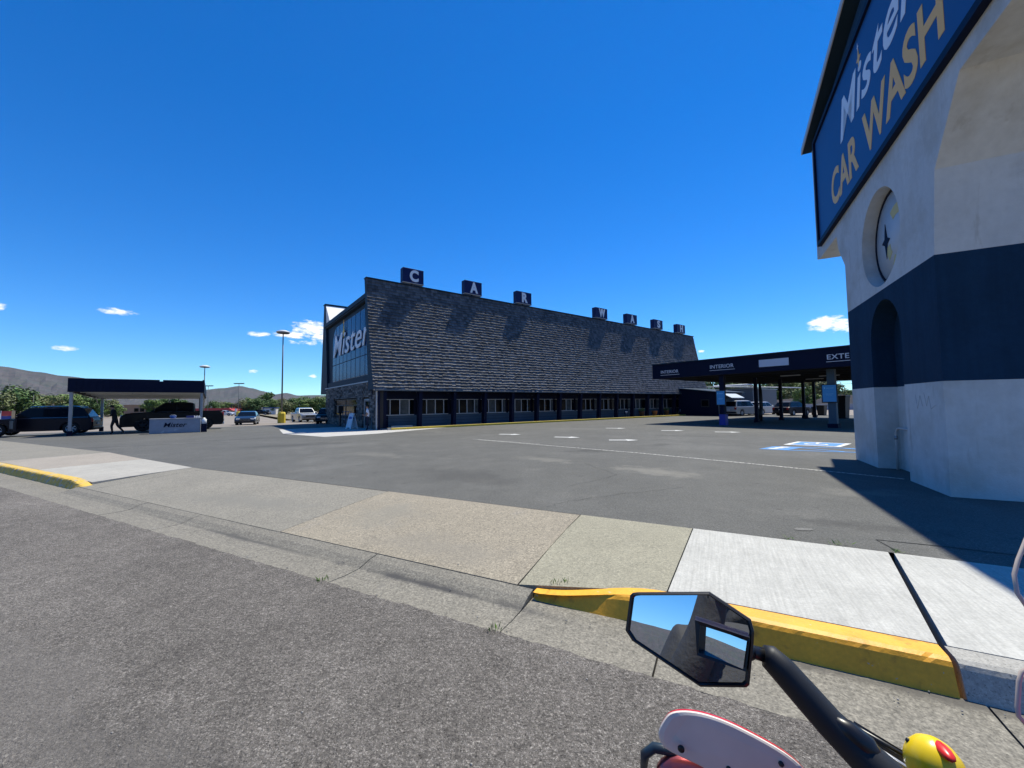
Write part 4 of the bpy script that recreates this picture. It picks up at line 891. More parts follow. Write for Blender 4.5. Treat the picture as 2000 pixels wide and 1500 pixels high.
def car(name, label, cat, loc, rz, L, W, H, belt, hood, cowl, ft, rt_, rb, wb, r, body, spokes=7, clr=.25, xoff=0., bed=None, pillars=(), trim=True, nose=.72, darkrim=False, plate=True, group=None):
    """x forward. cowl/ft/rt_/rb: x of windscreen foot, roof front, roof rear, rear glass foot. bed: (x_cab_rear) makes a pickup"""
    t = thing(name, label, cat, loc, rz, group); h = L/2
    def arch(xc): return [(xc+(r+.07)*math.cos(R(a)), max(clr, r+(r+.07)*math.sin(R(a)))) for a in range(-15, 196, 15)]
    fx, rx = wb/2+xoff, -wb/2+xoff
    top = [(-h+.02, .42), (-h, .6), (-h+.01, belt-.22), (-h+.07, belt-.04), (-h+.16, belt)]
    top += [(rb, belt+.01), (cowl, belt+.02), (cowl+.1, hood+.02)] if not bed else [(bed, belt), (cowl, belt+.04), (cowl+.1, hood+.02)]
    top += [((cowl+h)/2, hood-.01), (h-.28, hood-.08), (h-.08, nose), (h-.01, nose-.14), (h, .5), (h-.05, .33), (h-.18, clr)]
    out_ = top+[p for p in arch(fx)]+[p for p in arch(rx)]+[(-h+.12, clr)]
    seen = []; [seen.append(p) for p in out_ if p not in seen]; out_ = seen
    def shr(p, k): 
        x_, z_ = p; return (x_*(1-k*.35), .62+(z_-.62)*(1-k) if z_ > .5 else z_)
    rings = []
    for yy, k in ((-W/2, .10), (-W/2+.015, .05), (-W/2+.10, .0), (0, -.012), (W/2-.10, 0), (W/2-.015, .05), (W/2, .10)):
        rings.append([(shr(p, k)[0], yy, shr(p, k)[1]) for p in out_])
    q = MB(); q.loft(rings, cap=False)
    for rg in (rings[0], rings[-1]):
        bm = bmesh.new(); vv = [bm.verts.new(p) for p in rg]; ee = [bm.edges.new((vv[i], vv[(i+1) % len(vv)])) for i in range(len(vv))]; bmesh.ops.triangle_fill(bm, edges=ee, use_beauty=True); q.bm(bm)
    # greenhouse
    crb = bed if bed else rb
    side = [(crb, belt), (rt_, H-.07), (rt_+.18, H-.005), ((rt_+ft)/2, H+.012), (ft-.2, H-.015), (ft, H-.06), (cowl, belt+.03)]
    def hw(z): f = (z-belt)/(H-belt); return W/2-.05-.19*max(0, f)**1.2-(.06 if f > .97 else 0)
    gl = [[(x_, s_*hw(z_), z_) for x_, z_ in side] for s_ in (-1, 1)]
    q.loft(gl); o = q.build('body', [body], t)
    # glass
    def gp(x_, z_, s_, o_=.012): return (x_, s_*(hw(z_)+o_), z_)
    def lerp(a, b_, f): return (a[0]+(b_[0]-a[0])*f, a[1]+(b_[1]-a[1])*f)
    z0, z1 = belt+.05, H-.11
    def xr(z_): f = (z_-belt)/(H-.07-belt); return crb+(rt_-crb)*f
    def xf(z_): f = (z_-belt)/(H-.06-belt); return cowl+(ft-cowl)*f
    cuts = [None]+list(pillars)+[None]
    for s_ in (-1, 1):
        for a, e in zip(cuts, cuts[1:]):
            lo = (xr(z0)+.10 if a is None else a+.04, xr(z1)+.07 if a is None else a+.04); hi = (xf(z0)-.12 if e is None else e-.04, xf(z1)-.10 if e is None else e-.04)
            P = [(lo[0], z0), (hi[0], z0), (hi[1], z1), (lo[1], z1)]
            w = MB(); w.prism(P, lambda x_, z_: gp(x_, z_, s_, -.02), lambda x_, z_: gp(x_, z_, s_, .008)); w.build('side_window', CARGL, t)
        if trim:
            w = MB(); w.tube([gp(xr(z0)+.06, z0-.03, s_), gp(xf(z0)-.05, z0-.03, s_)], .012, 6); w.build('window_trim', CHROME, t)
        mx = cowl-.28; w = MB(); w.ball((mx, s_*(W/2+.08), belt+.10), (.08, .11, .075), 10); w.build('wing_mirror', body, t)
        for dx in ([.0, -.95] if not bed else [.1, -.9]):
            w = MB(); w.bbox((cowl+crb)/2+dx-.1, (cowl+crb)/2+dx+.1, s_*(W/2)-.012 if s_ > 0 else -W/2-.03, W/2+.03 if s_ > 0 else -W/2+.012, belt-.14, belt-.11, .006); w.build('door_handle', body, t)
        w = MB(); w.bbox(h-.30, h-.035, s_*(W/2-.30)-.17, s_*(W/2-.30)+.17, nose-.10, nose+.06, .03); w.build('headlight', HEADL, t)
        w = MB(); w.bbox(-h-.005, -h+.20, s_*(W/2-.14)-.11, s_*(W/2-.14)+.125, belt-.32, belt-.06, .03); w.build('tail_light', TAILL, t)
    def slab_(pa, pb, inset, nm):
        (xa, za), (xb, zb) = pa, pb; nx, nz = (zb-za), -(xb-xa); ln = math.hypot(nx, nz); nx, nz = nx/ln*.012, nz/ln*.012
        if nm == 'windscreen': nx, nz = (abs(nx), abs(nz))
        else: nx, nz = (-abs(nx), abs(nz))
        w = MB(); vs = []
        for k_ in (0, 1):
            for (x_, z_) in (lerp(pa, pb, .06), lerp(pa, pb, .93)):
                yv = hw(z_)-inset; vs += [(x_+nx*k_, -yv, z_+nz*k_), (x_+nx*k_, yv, z_+nz*k_)]
        w.add(vs, [(0, 1, 3, 2), (4, 6, 7, 5), (0, 2, 6, 4), (1, 5, 7, 3), (0, 4, 5, 1), (2, 3, 7, 6)]); w.build(nm, CARGL, t)
    slab_((cowl, belt+.03), (ft, H-.06), .06, 'windscreen'); slab_((crb, belt), (rt_, H-.07), .08, 'rear_window')
    w = MB(); w.bbox(h-.05, h+.005, -W*.27, W*.27, nose-.24, nose-.02, .02); gr = w.build('grille', BLACK, t)
    for k in range(3): w = MB(); w.box(h+.004, h+.014, -W*.25, W*.25, nose-.2+.06*k, nose-.185+.06*k); w.build('grille_bar', CHROME, gr)
    w = MB(); w.bbox(h-.12, h+.03, -W/2+.06, W/2-.06, .32, .45, .03); w.build('front_bumper', BLACK, t)
    w = MB(); w.bbox(-h-.03, -h+.12, -W/2+.06, W/2-.06, .34, .50, .03); w.build('rear_bumper', BLACK if not bed else CHROME, t)
    if plate: w = MB(); w.box(-h-.04, -h+.02, -.16, .16, .62, .76); w.build('number_plate', WHITE, t)
    a, b_, d_ = wheel_mesh(r, .24, spokes, darkrim)
    for x_ in (fx, rx):
        for s_ in (-1, 1):
            wt = place(a, 'wheel', t, Matrix.Translation((x_, s_*(W/2-.13), r)) @ Matrix.Rotation(0 if s_ < 0 else math.pi, 4, 'Z')); place(b_, 'rim', wt); place(d_, 'brake_disc', wt)
    if bed:
        w = MB(); w.box(-h+.16, bed-.06, -W/2+.14, W/2-.14, belt+.004, belt+.012); w.build('bed_liner', BLACK, t)
        for s_ in (-1, 1): w = MB(); w.bbox(-h+.1, bed-.02, s_*(W/2-.1)-.05, s_*(W/2-.1)+.05, belt, belt+.06, .015); w.build('bed_rail', body, t)
    return t
DKBLUE = paint('dark_navy_paint', (.003, .004, .012)); BLK = paint('black_car_paint', (.004, .004, .005)); MAROON = paint('dark_red_paint', (.10, .006, .012))
# dark SUV with open front door, nose to the left
suv_c = (-30.6, 25.55); HEAD = math.atan2(-1.75, -2.69)
suv = car('parked_suv', 'dark blue SUV with its front door open under the shade canopy', 'SUV', (*suv_c, 0), HEAD, 5.15, 1.98, 1.79, 1.10, 1.08, 1.05, .35, -2.05, -2.42, 3.15, .40, DKBLUE, 7, pillars=(-.35, -1.35), nose=.86)
q = MB(); M = Matrix.Translation((.98, .99, 0)) @ Matrix.Rotation(R(-62+180), 4, 'Z')
q.bbox(0, 1.1, -.04, .04, .38, 1.10, .02, M); dd_ = q.build('open_door', DKBLUE, suv)
q = MB(); q.box(.15, 1.02, -.015, .015, 1.12, 1.62, M=M); q.build('pane', CARGL, dd_); q = MB(); q.bbox(.12, .95, -.075, -.042, .48, .98, .02, M); q.build('door_panel', mat('grey_trim_panel', (.14, .135, .12), .7), dd_)
for s_ in (-1, 1): q = MB(); q.tube([(.3, s_*.72, 1.80), (.1, s_*.72, 1.85), (-1.7, s_*.72, 1.85), (-1.9, s_*.72, 1.80)], .02, 6); q.build('roof_rail', CHROME, suv)
pk_c = ((-27.2-24.3)/2, (29.0+31.1)/2)
pk = car('pickup_truck', 'black crew cab pickup with chrome grille under the shade canopy', 'pickup', (*pk_c, 0), math.atan2(-2.1, -2.9), 5.9, 2.05, 2.08, 1.36, 1.36, 1.35, .62, -1.06, -1.1, 3.6, .44, BLK, 6, .34, -.05, bed=-1.12, pillars=(-.1,), nose=1.12, darkrim=True)
w = MB(); w.bbox(2.90, 2.98, -.55, .55, .78, 1.18, .04); gq = w.build('chrome_grille_surround', CHROME, pk)
w = MB(); w.box(2.981, 2.99, -.48, .48, .84, 1.12); w.build('grille_mesh', BLACK, gq)
car('parked_sedan', 'dark blue sedan facing the camera beside the yellow pole base', 'sedan', (-28.5, 42.3, gz(-28.5, 42.3)), R(-62), 4.6, 1.82, 1.43, .92, .90, 1.0, .25, -1.0, -1.75, 2.7, .33, paint('blue_grey_paint', (.02, .035, .06)), 9, pillars=(-.35,), nose=.66)
car('pickup_truck', 'silver pickup parked in the sun right of the light pole', 'pickup', (-26.6, 50.2, gz(-26.6, 50)), R(-48), 5.5, 1.95, 1.80, 1.12, 1.10, 1.3, .65, -.82, -.9, 3.3, .40, paint('silver_paint', (.36, .37, .37), .6), 6, .3, -.05, bed=-.95, pillars=(.0,), nose=.92)
car('parked_hatchback', 'dark car half hidden behind the stone corner of the building', 'car', (-19.1, 40.6, gz(-19, 40.6)), R(-70), 4.5, 1.8, 1.55, .98, .95, 1.0, .35, -1.5, -2.0, 2.65, .33, BLK, 8, pillars=(-.4,), nose=.7)
car('white_suv', 'champagne white SUV seen from behind beyond the left canopy column', 'SUV', (27.0, 46.2, 0), R(27), 4.9, 1.92, 1.78, 1.06, 1.05, 1.05, .40, -2.0, -2.35, 2.85, .37, paint('champagne_paint', (.55, .53, .49), .2), 6, pillars=(-.35, -1.3), nose=.84)
car('white_hatchback', 'pale car behind the middle canopy post', 'car', (31.2, 49.2, 0), R(30), 4.4, 1.8, 1.6, 1.0, .97, 1.0, .35, -1.6, -2.0, 2.65, .33, paint('pearl_paint', (.5, .5, .5), .2), 8, pillars=(-.4,), nose=.72)
car('dark_hatchback', 'dark blue hatchback parked under the wash canopy', 'car', (32.0, 44.9, 0), R(26), 4.5, 1.8, 1.58, .98, .95, 1.0, .35, -1.55, -2.0, 2.65, .34, DKBLUE, 8, pillars=(-.4,), nose=.7)
for i, (px, D, c, lab) in enumerate(((512, 112, BLK, 'tiny dark car in front of the white shed'), (440, 104, paint('white_car', (.6, .6, .6), .1), 'tiny pale car beside the red roof building'))):
    x, y = fpx(px, D); car('distant_car', lab, 'car', (x, y, gz(x, y)), R(10), 4.4, 1.8, 1.45, .92, .9, 1.0, .3, -1.1, -1.75, 2.6, .33, c, 5, pillars=(-.4,), nose=.66)
# ------------------------------------------------------------------ wash canopy at right
wc = thing('wash_canopy', 'large navy wash canopy on columns lettered INTERIOR and EXTERIOR', 'canopy', (*BW(28, 18.4), 0), BROT)
def wb_():
    class Q(MB):
        def build(s, name, mats, parent=wc, tone=False, norm=True):
            s.v = [(x-28, y-18.4, z) for x, y, z in s.v]; return MB.build(s, name, mats, parent, tone, norm)
    return Q()
WD1, WN0, WN1 = 48., 2.0, 18.4
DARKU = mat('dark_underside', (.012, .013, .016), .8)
q = wb_(); q.box(28, 28.2, WN0, WN1, 3.53, 4.64); q.build('fascia', NAVY)
q = wb_(); q.box(28.2, WD1, WN1-.2, WN1, 3.53, 4.64); q.build('fascia', NAVY); q = wb_(); q.box(WD1, WD1+.2, WN0, WN1, 3.53, 4.64); q.build('fascia', NAVY)
q = wb_(); q.box(27.93, 28.25, WN0, WN1+.03, 4.64, 4.70); q.build('cap_flashing', TEALB)
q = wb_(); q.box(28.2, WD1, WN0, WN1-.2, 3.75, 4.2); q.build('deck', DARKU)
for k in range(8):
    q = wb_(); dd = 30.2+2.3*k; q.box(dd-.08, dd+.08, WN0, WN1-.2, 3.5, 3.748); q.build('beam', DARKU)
for i, (dd, nn) in enumerate(((28.5, 13.2), (29.6, 7.3), (34, 13.2), (39, 13.2), (44.6, 13.2), (47.6, 13.2), (36, 6.0))):
    q = wb_(); w = .15 if i == 0 else .19 if i == 1 else .11
    q.box(dd-w, dd+w, nn-w, nn+w, 0, 3.52); col = q.build('column', NAVY if i != 1 else SIDING)
    q = wb_(); q.box(dd-w-.06, dd+w+.06, nn-w-.06, nn+w+.06, 0, .75 if i == 0 else .25); q.build('column_guard', mat('bright_blue_guard', (.02, .03, .30), .4) if i == 0 else NAVY, col)
LETG = mat('grey_white_letter', (.62, .62, .66), .5)
def fas(n_, z_): return (27.99-28-.015, n_-18.4, z_)
for txt, nl, nr, z0, z1 in (('INTERIOR', 17.62, 16.15, 3.90, 4.14), ('INTERIOR', 13.75, 12.15, 3.98, 4.24), ('EXTERIOR', 7.05, 5.0, 3.98, 4.27)):
    letters(txt, nl-nr, z1-z0, axes(fas(nl, z0), (0, -1, 0), (0, 0, 1)), wc, LETG, .02, 0, .012, 'lettering', 1.06)
    q = wb_(); q.box(27.98, 27.999, nr-.05, nl+.05, z0-.14, z0-.11); q.build('underline', LETG)
q = wb_(); q.box(27.96, 27.998, 8.95, 10.6, 3.84, 4.30); q.build('blank_panel', mat('blank_grey_panel', (.55, .57, .64), .5))
for dd, nn in ((33, 10.5), (36, 9), (40, 11)): q = wb_(); q.box(dd-.08, dd+.08, nn-.6, nn+.6, 3.44, 3.498); q.build('strip_light', LAMPW)
def menu(dd, nn, w, z0, z1, lab):
    x, y = BW(dd, nn); t = thing('menu_board', lab, 'menu board', (x, y, 0), BROT, 'blue menu boards on the canopy columns')
    q = MB(); q.bbox(-.06, 0, -w/2, w/2, z0, z1, .02); q.build('case', DSTEEL, t)
    q = MB(); q.box(-.068, -.061, -w/2+.06, w/2-.06, z0+.06, z1-.06); sc_ = q.build('screen', mat('blue_screen_print', (.02, .17, .42), .4, emit=(.02, .17, .42, .10)), t)
    q = MB(); h = z1-z0
    q.box(-.072, -.069, -w*.28, w*.18, z1-.26, z1-.23); q.box(-.072, -.069, w*.24, w*.32, z1-.28, z1-.19); q.box(-.072, -.069, -w*.24, w*.24, z0+h*.46, z0+h*.48); q.box(-.072, -.069, -w*.16, w*.2, z0+h*.40, z0+h*.415); q.build('print', mat('pale_blue_print', (.25, .55, .75), .5), sc_)
    q = MB(); q.box(0.001, .1, -.06, .06, (z0+z1)/2-.1, (z0+z1)/2+.1); q.build('bracket', DSTEEL, t)
menu(28.25, 13.2, .66, 1.38, 2.45, 'blue menu board on the left front column of the wash canopy'); menu(29.3, 7.35, .78, 1.5, 2.62, 'blue menu board on the column next to the sign tower')
# kiosk beside the hall
kx = thing('pay_kiosk', 'dark navy pay kiosk with sloped roof at the far end of the hall', 'kiosk', (*BW(46.5, 22), 0), BROT)
q = MB(); q.prism([(0, 0), (5, 0), (5, 3.35), (0, 2.75)], lambda n_, z_: (0, n_, z_), lambda n_, z_: (6, n_, z_)); q.build('wall', NAVY, kx)
q = MB(); q.prism([(-.35, 2.70), (5, 3.36), (5, 3.48), (-.35, 2.82)], lambda n_, z_: (-.25, n_, z_), lambda n_, z_: (6.2, n_, z_)); q.build('roof', TEALB, kx); q = MB(); q.prism([(-.36, 2.76), (5, 3.42), (5, 3.49), (-.36, 2.83)], lambda n_, z_: (-.28, n_, z_), lambda n_, z_: (-.252, n_, z_)); q.build('roof_edge', MULL, kx)
q = MB(); q.prism([(-1.3, 2.05), (-.02, 2.72), (-.02, 2.78), (-1.3, 2.11)], lambda n_, z_: (.3, n_, z_), lambda n_, z_: (3.6, n_, z_)); q.build('awning', mat('pale_awning', (.5, .55, .58), .5), kx)
q = MB(); q.box(.8, 2.4, -.05, -.002, 1.0, 1.9); f = q.build('window', DSTEEL, kx); q = MB(); q.box(.9, 2.3, -.062, -.052, 1.1, 1.8); q.build('pane', GLASS, f)
q = MB(); q.box(-.05, -.002, 1.1, 2.1, 1.05, 1.95); f = q.build('window', DSTEEL, kx); q = MB(); q.box(-.062, -.052, 1.2, 2.0, 1.15, 1.85); q.build('pane', GLASS, f)
q = MB(); q.tube([(-.03, .0, .0), (-.03, 0, 2.7)], .03, 6); q.build('downpipe', STEEL, kx)
eb = thing('equipment_building', 'grey flat equipment building behind the white SUV', 'building', (*BW(57, 22.5), 0), BROT)
q = MB(); q.box(0, 8, 0, 9, 0, 3.3); q.build('wall', mat('slate_wall', (.12, .135, .15), .7), eb); q = MB(); q.box(-.1, 8.1, -.1, 9.1, 3.3, 3.42); q.build('roof', STEEL, eb)
for k in range(3): q = MB(); q.box(-.03, -.002, 1+2.7*k, 3.2+2.7*k, .1, 2.9); q.build('door', mat('slate_door', (.16, .175, .19), .6), eb)
q = MB(); q.tube([(-.4, -6, 3.2), (-.4, -2, 3.45), (-.4, 3, 3.7), (-.4, 9, 3.9)], .06, 8); q.build('white_pipe', WHITE, eb); q = MB(); q.tube([(-.2, 0, 3.9), (2, 6, 3.95)], .12, 8); q.build('roof_duct', WHITE, eb)
# vacuum posts, bins, cones, pump
def post_vac(px, D, lab):
    x, y = fpx(px, D); t = thing('vacuum_post', lab, 'vacuum', (x, y, 0), BROT, 'vacuum posts under the wash canopy'); q = MB(); q.tube([(0, 0, 0), (0, 0, 3.3)], .11, 8); q.build('post', DSTEEL, t)
    q = MB(); q.tube([(.1, 0, 2.9), (.35, 0, 2.6), (.4, 0, 1.2), (.25, 0, .5), (.1, 0, .9)], .035, 8); q.build('hose', BLACK, t); q = MB(); q.lathe([(.2, 0), (.22, .9), (.15, 1.0), (.02, 1.02)], (-.25, 0, 0), 12); q.build('canister', BLACK, t)
post_vac(1484, 33, 'dark vacuum post beside the middle column'); post_vac(1588, 46, 'dark vacuum post in front of the pale low wall')
def bin_(px, D, h, w, nm, lab, m_):
    x, y = fpx(px, D); t = thing(nm, lab, nm.replace('_', ' '), (x, y, 0), R(30)); q = MB(); q.loft([[(sx*w*k/2, sy*w*k/2, z) for sx, sy in ((-1, -1), (1, -1), (1, 1), (-1, 1))] for k, z in ((.8, 0), (1, h*.9))]); q.build('body', m_, t)
    q = MB(); q.bbox(-w*.54, w*.54, -w*.54, w*.54, h*.9, h, .02); q.build('lid', m_, t); return t
bin_(1603, 44, 1.15, .75, 'trash_bin', 'dark square trash bin between the thin posts', BLACK); bin_(1642, 36, 2.1, .95, 'vending_cabinet', 'tall dark cabinet next to the sign tower edge', DSTEEL); bin_(1636, 37, 1.2, .5, 'waste_bin', 'small grey waste bin left of the tall cabinet', STEEL)
CONE = mat('dark_cone', (.02, .025, .06), .6)
for px, D, lab in ((1523, 34, 'small dark traffic cone under the middle of the canopy'), (1573, 36, 'taller dark traffic cone near the pale wall')):
    x, y = fpx(px, D); t = thing('traffic_cone', lab, 'cone', (x, y, 0)); q = MB(); q.box(-.18, .18, -.18, .18, 0, .03); q.build('foot', CONE, t); q = MB(); q.lathe([(.14, .03), (.03, .72), (.02, .72)], n=12); q.build('cone', CONE, t)
# overhead wires beyond
WIRE = mat('wire', (.02, .02, .02), .6)
for i in range(4):
    t = thing('overhead_wire', 'thin overhead wire crossing behind the canopy, %s from top' % ('first', 'second', 'third', 'fourth')[i], 'wire', (0, 0, 0), 0, 'overhead wires'); q = MB(); a = Vector((62, 66, 6.2-.5*i)); b_ = Vector((30, 100, 6.8-.5*i)); q.tube([a.lerp(b_, k/10)+Vector((0, 0, -.6*math.sin(math.pi*k/10))) for k in range(11)], .02, 5); q.build('cable', WIRE, t)
for i, (X, Y) in enumerate(((62, 66), (30, 100))): 
    t = thing('utility_pole', 'wooden utility pole behind the %s' % ('sign tower', 'equipment building')[i], 'pole', (X, Y, -.1)); q = MB(); q.tube([(0, 0, 0), (0, 0, 7.2)], [.16, .11], 8); q.build('pole', BARK, t); q = MB(); q.box(-.9, .9, -.06, .06, 6.6, 6.75); q.build('crossarm', BARK, t)
# small things at the foot of the hall
TERRA = mat('terracotta', (.42, .17, .06), .8)
gm = LM[1]
for i, (px, nn, lab) in enumerate(((1252, 26.9, 'dark flower pot with spreading plant, left of the orange pot'), (1277, 26.9, 'orange terracotta pot at the foot of the hall wall'), (1300, 26.9, 'flower pot with small plant right of the orange pot'))):
    r_ = (px-1000)/765; Y = nn/(.8-.6*r_); X = r_*Y; t = thing('flower_pot', lab, 'pot', (X, Y, .115)); q = MB(); q.lathe([(.22, 0), (.32, .5), (.36, .5), (.36, .58), (.3, .58), (.02, .52)], n=14); q.build('pot', TERRA if i == 1 else mat('brown_pot', (.10, .06, .04), .8), t)
    if i != 1:
        q = MB(); rr = random.Random(i)
        for k in range(60):
            a = rr.uniform(0, 6.28); e_ = rr.uniform(.2, 1.3); l = rr.uniform(.25, .55); d_ = Vector((math.cos(a)*math.cos(e_), math.sin(a)*math.cos(e_), math.sin(e_))); s_ = d_.orthogonal().normalized()*.04; p0 = Vector((0, 0, .55)); q.add([p0, p0+d_*l*.6+s_, p0+d_*l, p0+d_*l*.6-s_], [(0, 1, 2, 3)], rr.uniform(.7, 1.3))
        q.build('leaves', gm, t, True, False)
for i, (px, lab) in enumerate(((1222, 'small dark notice board with white print left of the pots'), (1327, 'small dark notice board with white print near the kiosk'))):
    r_ = (px-1000)/765; Y = 26.8/(.8-.6*r_); X = r_*Y; t = thing('notice_board', lab, 'sign', (X, Y, .115), BROT); q = MB(); q.box(-.3, .3, -.02, .02, .3, .75); q.build('board', NAVY, t)
    for sx in (-.2, .2): q = MB(); q.box(sx-.02, sx+.02, -.019, .019, 0, .3); q.build('leg', DSTEEL, t)
    q = MB(); q.box(-.2, .2, -.026, -.021, .55, .62); q.box(-.15, .15, -.026, -.021, .42, .47); q.build('print', WHITE, t)
t = thing('a_frame_sign', 'white plastic A-frame sign standing outside the stone entrance', 'sign', (*BW(7.75, 29.6), .008), BROT+R(-90+15))
for s_ in (-1, 1):
    q = MB(); M = Matrix.Rotation(R(14*s_), 4, 'X'); p = [(-.36, 0), (-.22, 0), (-.18, .1), (.18, .1), (.22, 0), (.36, 0), (.30, 1.12), (.1, 1.16), (-.1, 1.16), (-.30, 1.12)]
    q.prism(p, lambda x_, z_: Matrix.Translation((0, s_*.28, 0)) @ M @ Vector((x_, -.02, z_)), lambda x_, z_: Matrix.Translation((0, s_*.28, 0)) @ M @ Vector((x_, .02, z_))); pn_ = q.build('panel', WHITE, t)
    q = MB(); q.box(-.2, .2, -.026*1, .026, .72, .9, M=Matrix.Translation((0, s_*.28, 0)) @ M); q.build('print', BLUEP, pn_)
t = thing('folding_rack', 'blue grey folding shelf rack outside the stone entrance', 'rack', (*BW(7.9, 31.6), .008), BROT)
for sx, sy in ((-.2, -.4), (.2, -.4), (-.2, .4), (.2, .4)): q = MB(); q.box(sx-.02, sx+.02, sy-.02, sy+.02, 0, 1.25); q.build('leg', SIDING, t)
for z in (.25, .6, .95, 1.2): q = MB(); q.box(-.18, .18, -.38, .38, z, z+.03); q.build('shelf', mat('steel_blue', (.10, .16, .24), .6), t)
t = thing('drop_box', 'black drop box on a stand in front of the entrance window', 'box', (*BW(8.1, 34.5), .008), BROT); q = MB(); q.bbox(-.2, .2, -.3, .3, 1.05, 1.65, .03); q.build('box', BLACK, t); q = MB(); q.box(-.06, .06, -.1, .1, .03, 1.05); q.build('stem', DSTEEL, t); q = MB(); q.box(-.25, .25, -.25, .25, 0, .03); q.build('foot', DSTEEL, t)
for i, (dd, nn, l, lab) in enumerate(((9.75, 26.0, 1.3, 'low concrete wheel stop at the corner of the hall'), (10.3, 26.55, 1.5, 'second concrete wheel stop behind the first at the hall corner'))):
    x, y = BW(dd, nn); t = thing('wheel_stop', lab, 'wheel stop', (x, y, .01 if i == 0 else .116), BROT); q = MB(); q.prism([(-.1, 0), (.1, 0), (.07, .14), (-.07, .14)], lambda a, z: (-l/2, a, z), lambda a, z: (l/2, a, z)); q.build('block', C_KERB, t)

# ------------------------------------------------------------------ people
def body_mesh(name, V, E, root, mats, mfn, sub=2):
    me = bpy.data.meshes.new(name); me.from_pydata([v[0] for v in V], E, []); o = bpy.data.objects.new(name, me); COL.objects.link(o)
    sk = o.modifiers.new('skin', 'SKIN'); sk.use_smooth_shade = True; sb = o.modifiers.new('sub', 'SUBSURF'); sb.levels = sb.render_levels = sub
    for i, v in enumerate(V):
        d_ = me.skin_vertices[0].data[i]; r_ = v[1]; d_.radius = (r_, r_) if isinstance(r_, (int, float)) else r_; d_.use_root = (i == root)
    bpy.context.view_layer.update(); m2 = bpy.data.meshes.new_from_object(o.evaluated_get(bpy.context.evaluated_depsgraph_get()))
    bpy.data.objects.remove(o); bpy.data.meshes.remove(me); m2.name = name; m2.materials.clear()
    for m in mats: m2.materials.append(m)
    for p in m2.polygons: p.material_index = mfn(p.center); p.use_smooth = True
    return m2
def standing(J, hand_dirs):
    """J: joint dict in local metres; returns verts, edges with hands of five fingers"""
    V = [(J['pelvis'], (.15, .11)), (J['waist'], (.13, .10)), (J['chest'], (.165, .115)), (J['neck0'], (.075, .07)), (J['neck'], (.055, .055)), (J['head'], (.078, .095)), (J['crown'], (.06, .072))]
    E = [(0, 1), (1, 2), (2, 3), (3, 4), (4, 5), (5, 6)]
    for s_ in 'lr':
        b0 = len(V); V += [(J['sh'+s_], .062), (J['el'+s_], .045), (J['wr'+s_], .030), (J['hd'+s_], (.035, .02))]; E += [(2, b0), (b0, b0+1), (b0+1, b0+2), (b0+2, b0+3)]
        h = Vector(J['hd'+s_]); d_ = Vector(hand_dirs[s_]).normalized(); sd = d_.orthogonal().normalized()
        for k, (off, l) in enumerate(((-.03, .065), (-.01, .08), (.01, .075), (.03, .06))):
            i0 = len(V); V += [(tuple(h+d_*.035+sd*off), .0095), (tuple(h+d_*(.035+l)+sd*off*1.1), .007)]; E += [(b0+3, i0), (i0, i0+1)]
        i0 = len(V); V += [(tuple(h+sd*.05+d_*.01), .010), (tuple(h+sd*.065+d_*.045), .008)]; E += [(b0+3, i0), (i0, i0+1)]
        b0 = len(V); V += [(J['hip'+s_], .095), (J['kn'+s_], .062), (J['an'+s_], .042), (J['to'+s_], (.04, .03))]; E += [(0, b0), (b0, b0+1), (b0+1, b0+2), (b0+2, b0+3)]
    return V, E
SKIN = mat('skin', (.32, .18, .12), .6); DCLOTH = mat('black_cloth', (.008, .008, .010), .9); WCLOTH = mat('white_cloth', (.72, .74, .78), .85, bump=(12, .3, .01)); NJEAN = mat('navy_trousers', (.012, .016, .035), .9); HAIR = mat('dark_hair', (.012, .009, .008), .7); SHOE = mat('black_shoe', (.01, .01, .01), .6)
def person(label, loc, rz, J, hd, top, bottom, arm_bare, scale=1., hat=None):
    t = thing('person', label, 'person', loc, rz); t.scale = (scale,)*3
    nz = J['neck'][2]-.02; pz = J['pelvis'][2]+.02
    def mf(c):
        if c.z > nz: return 0
        if c.z < .075: return 3
        for s_ in 'lr':
            el = Vector(J['el'+s_]); wr = Vector(J['hd'+s_])
            if (Vector(c)-wr).length < .15: return 0
            if arm_bare and (Vector(c)-el.lerp(wr, .4)).length < .16 and (Vector(c)-el).length < .35 and abs(c.x-J['pelvis'][0])+abs(c.y) > .17: return 0
        return 1 if c.z > pz else 2
    V, E = standing(J, hd); V = [(v[0], tuple(r*1.14 for r in (v[1] if isinstance(v[1], tuple) else (v[1], v[1])))) for v in V]; place(body_mesh('body', V, E, 0, [SKIN, top, bottom, SHOE], mf), 'body', t)
    h = Vector(J['head']); q = MB(); q.ball(tuple(h+Vector((-.012, 0, .045))), (.098, .086, .095), 14); q.build('hair', HAIR, t)
    q = MB(); q.ball(tuple(h+Vector((.098, 0, -.01))), (.018, .012, .02), 8); q.build('nose', SKIN, t)
    for s_ in (-1, 1): q = MB(); q.ball(tuple(h+Vector((.088, .03*s_, .018))), .008, 8); q.build('eye', BLACK, t)
    for s_ in (-1, 1): q = MB(); q.ball(tuple(h+Vector((-.005, .085*s_, 0))), (.02, .01, .03), 8); q.build('ear', SKIN, t)
    if hat: q = MB(); q.lathe([(.103, .06), (.1, .11), (.06, .15), (.01, .16)], tuple(h+Vector((-.01, 0, 0))), 14); q.box(h.x+.05, h.x+.18, h.y-.07, h.y+.07, h.z+.06, h.z+.072); q.build('cap', hat, t)
    return t
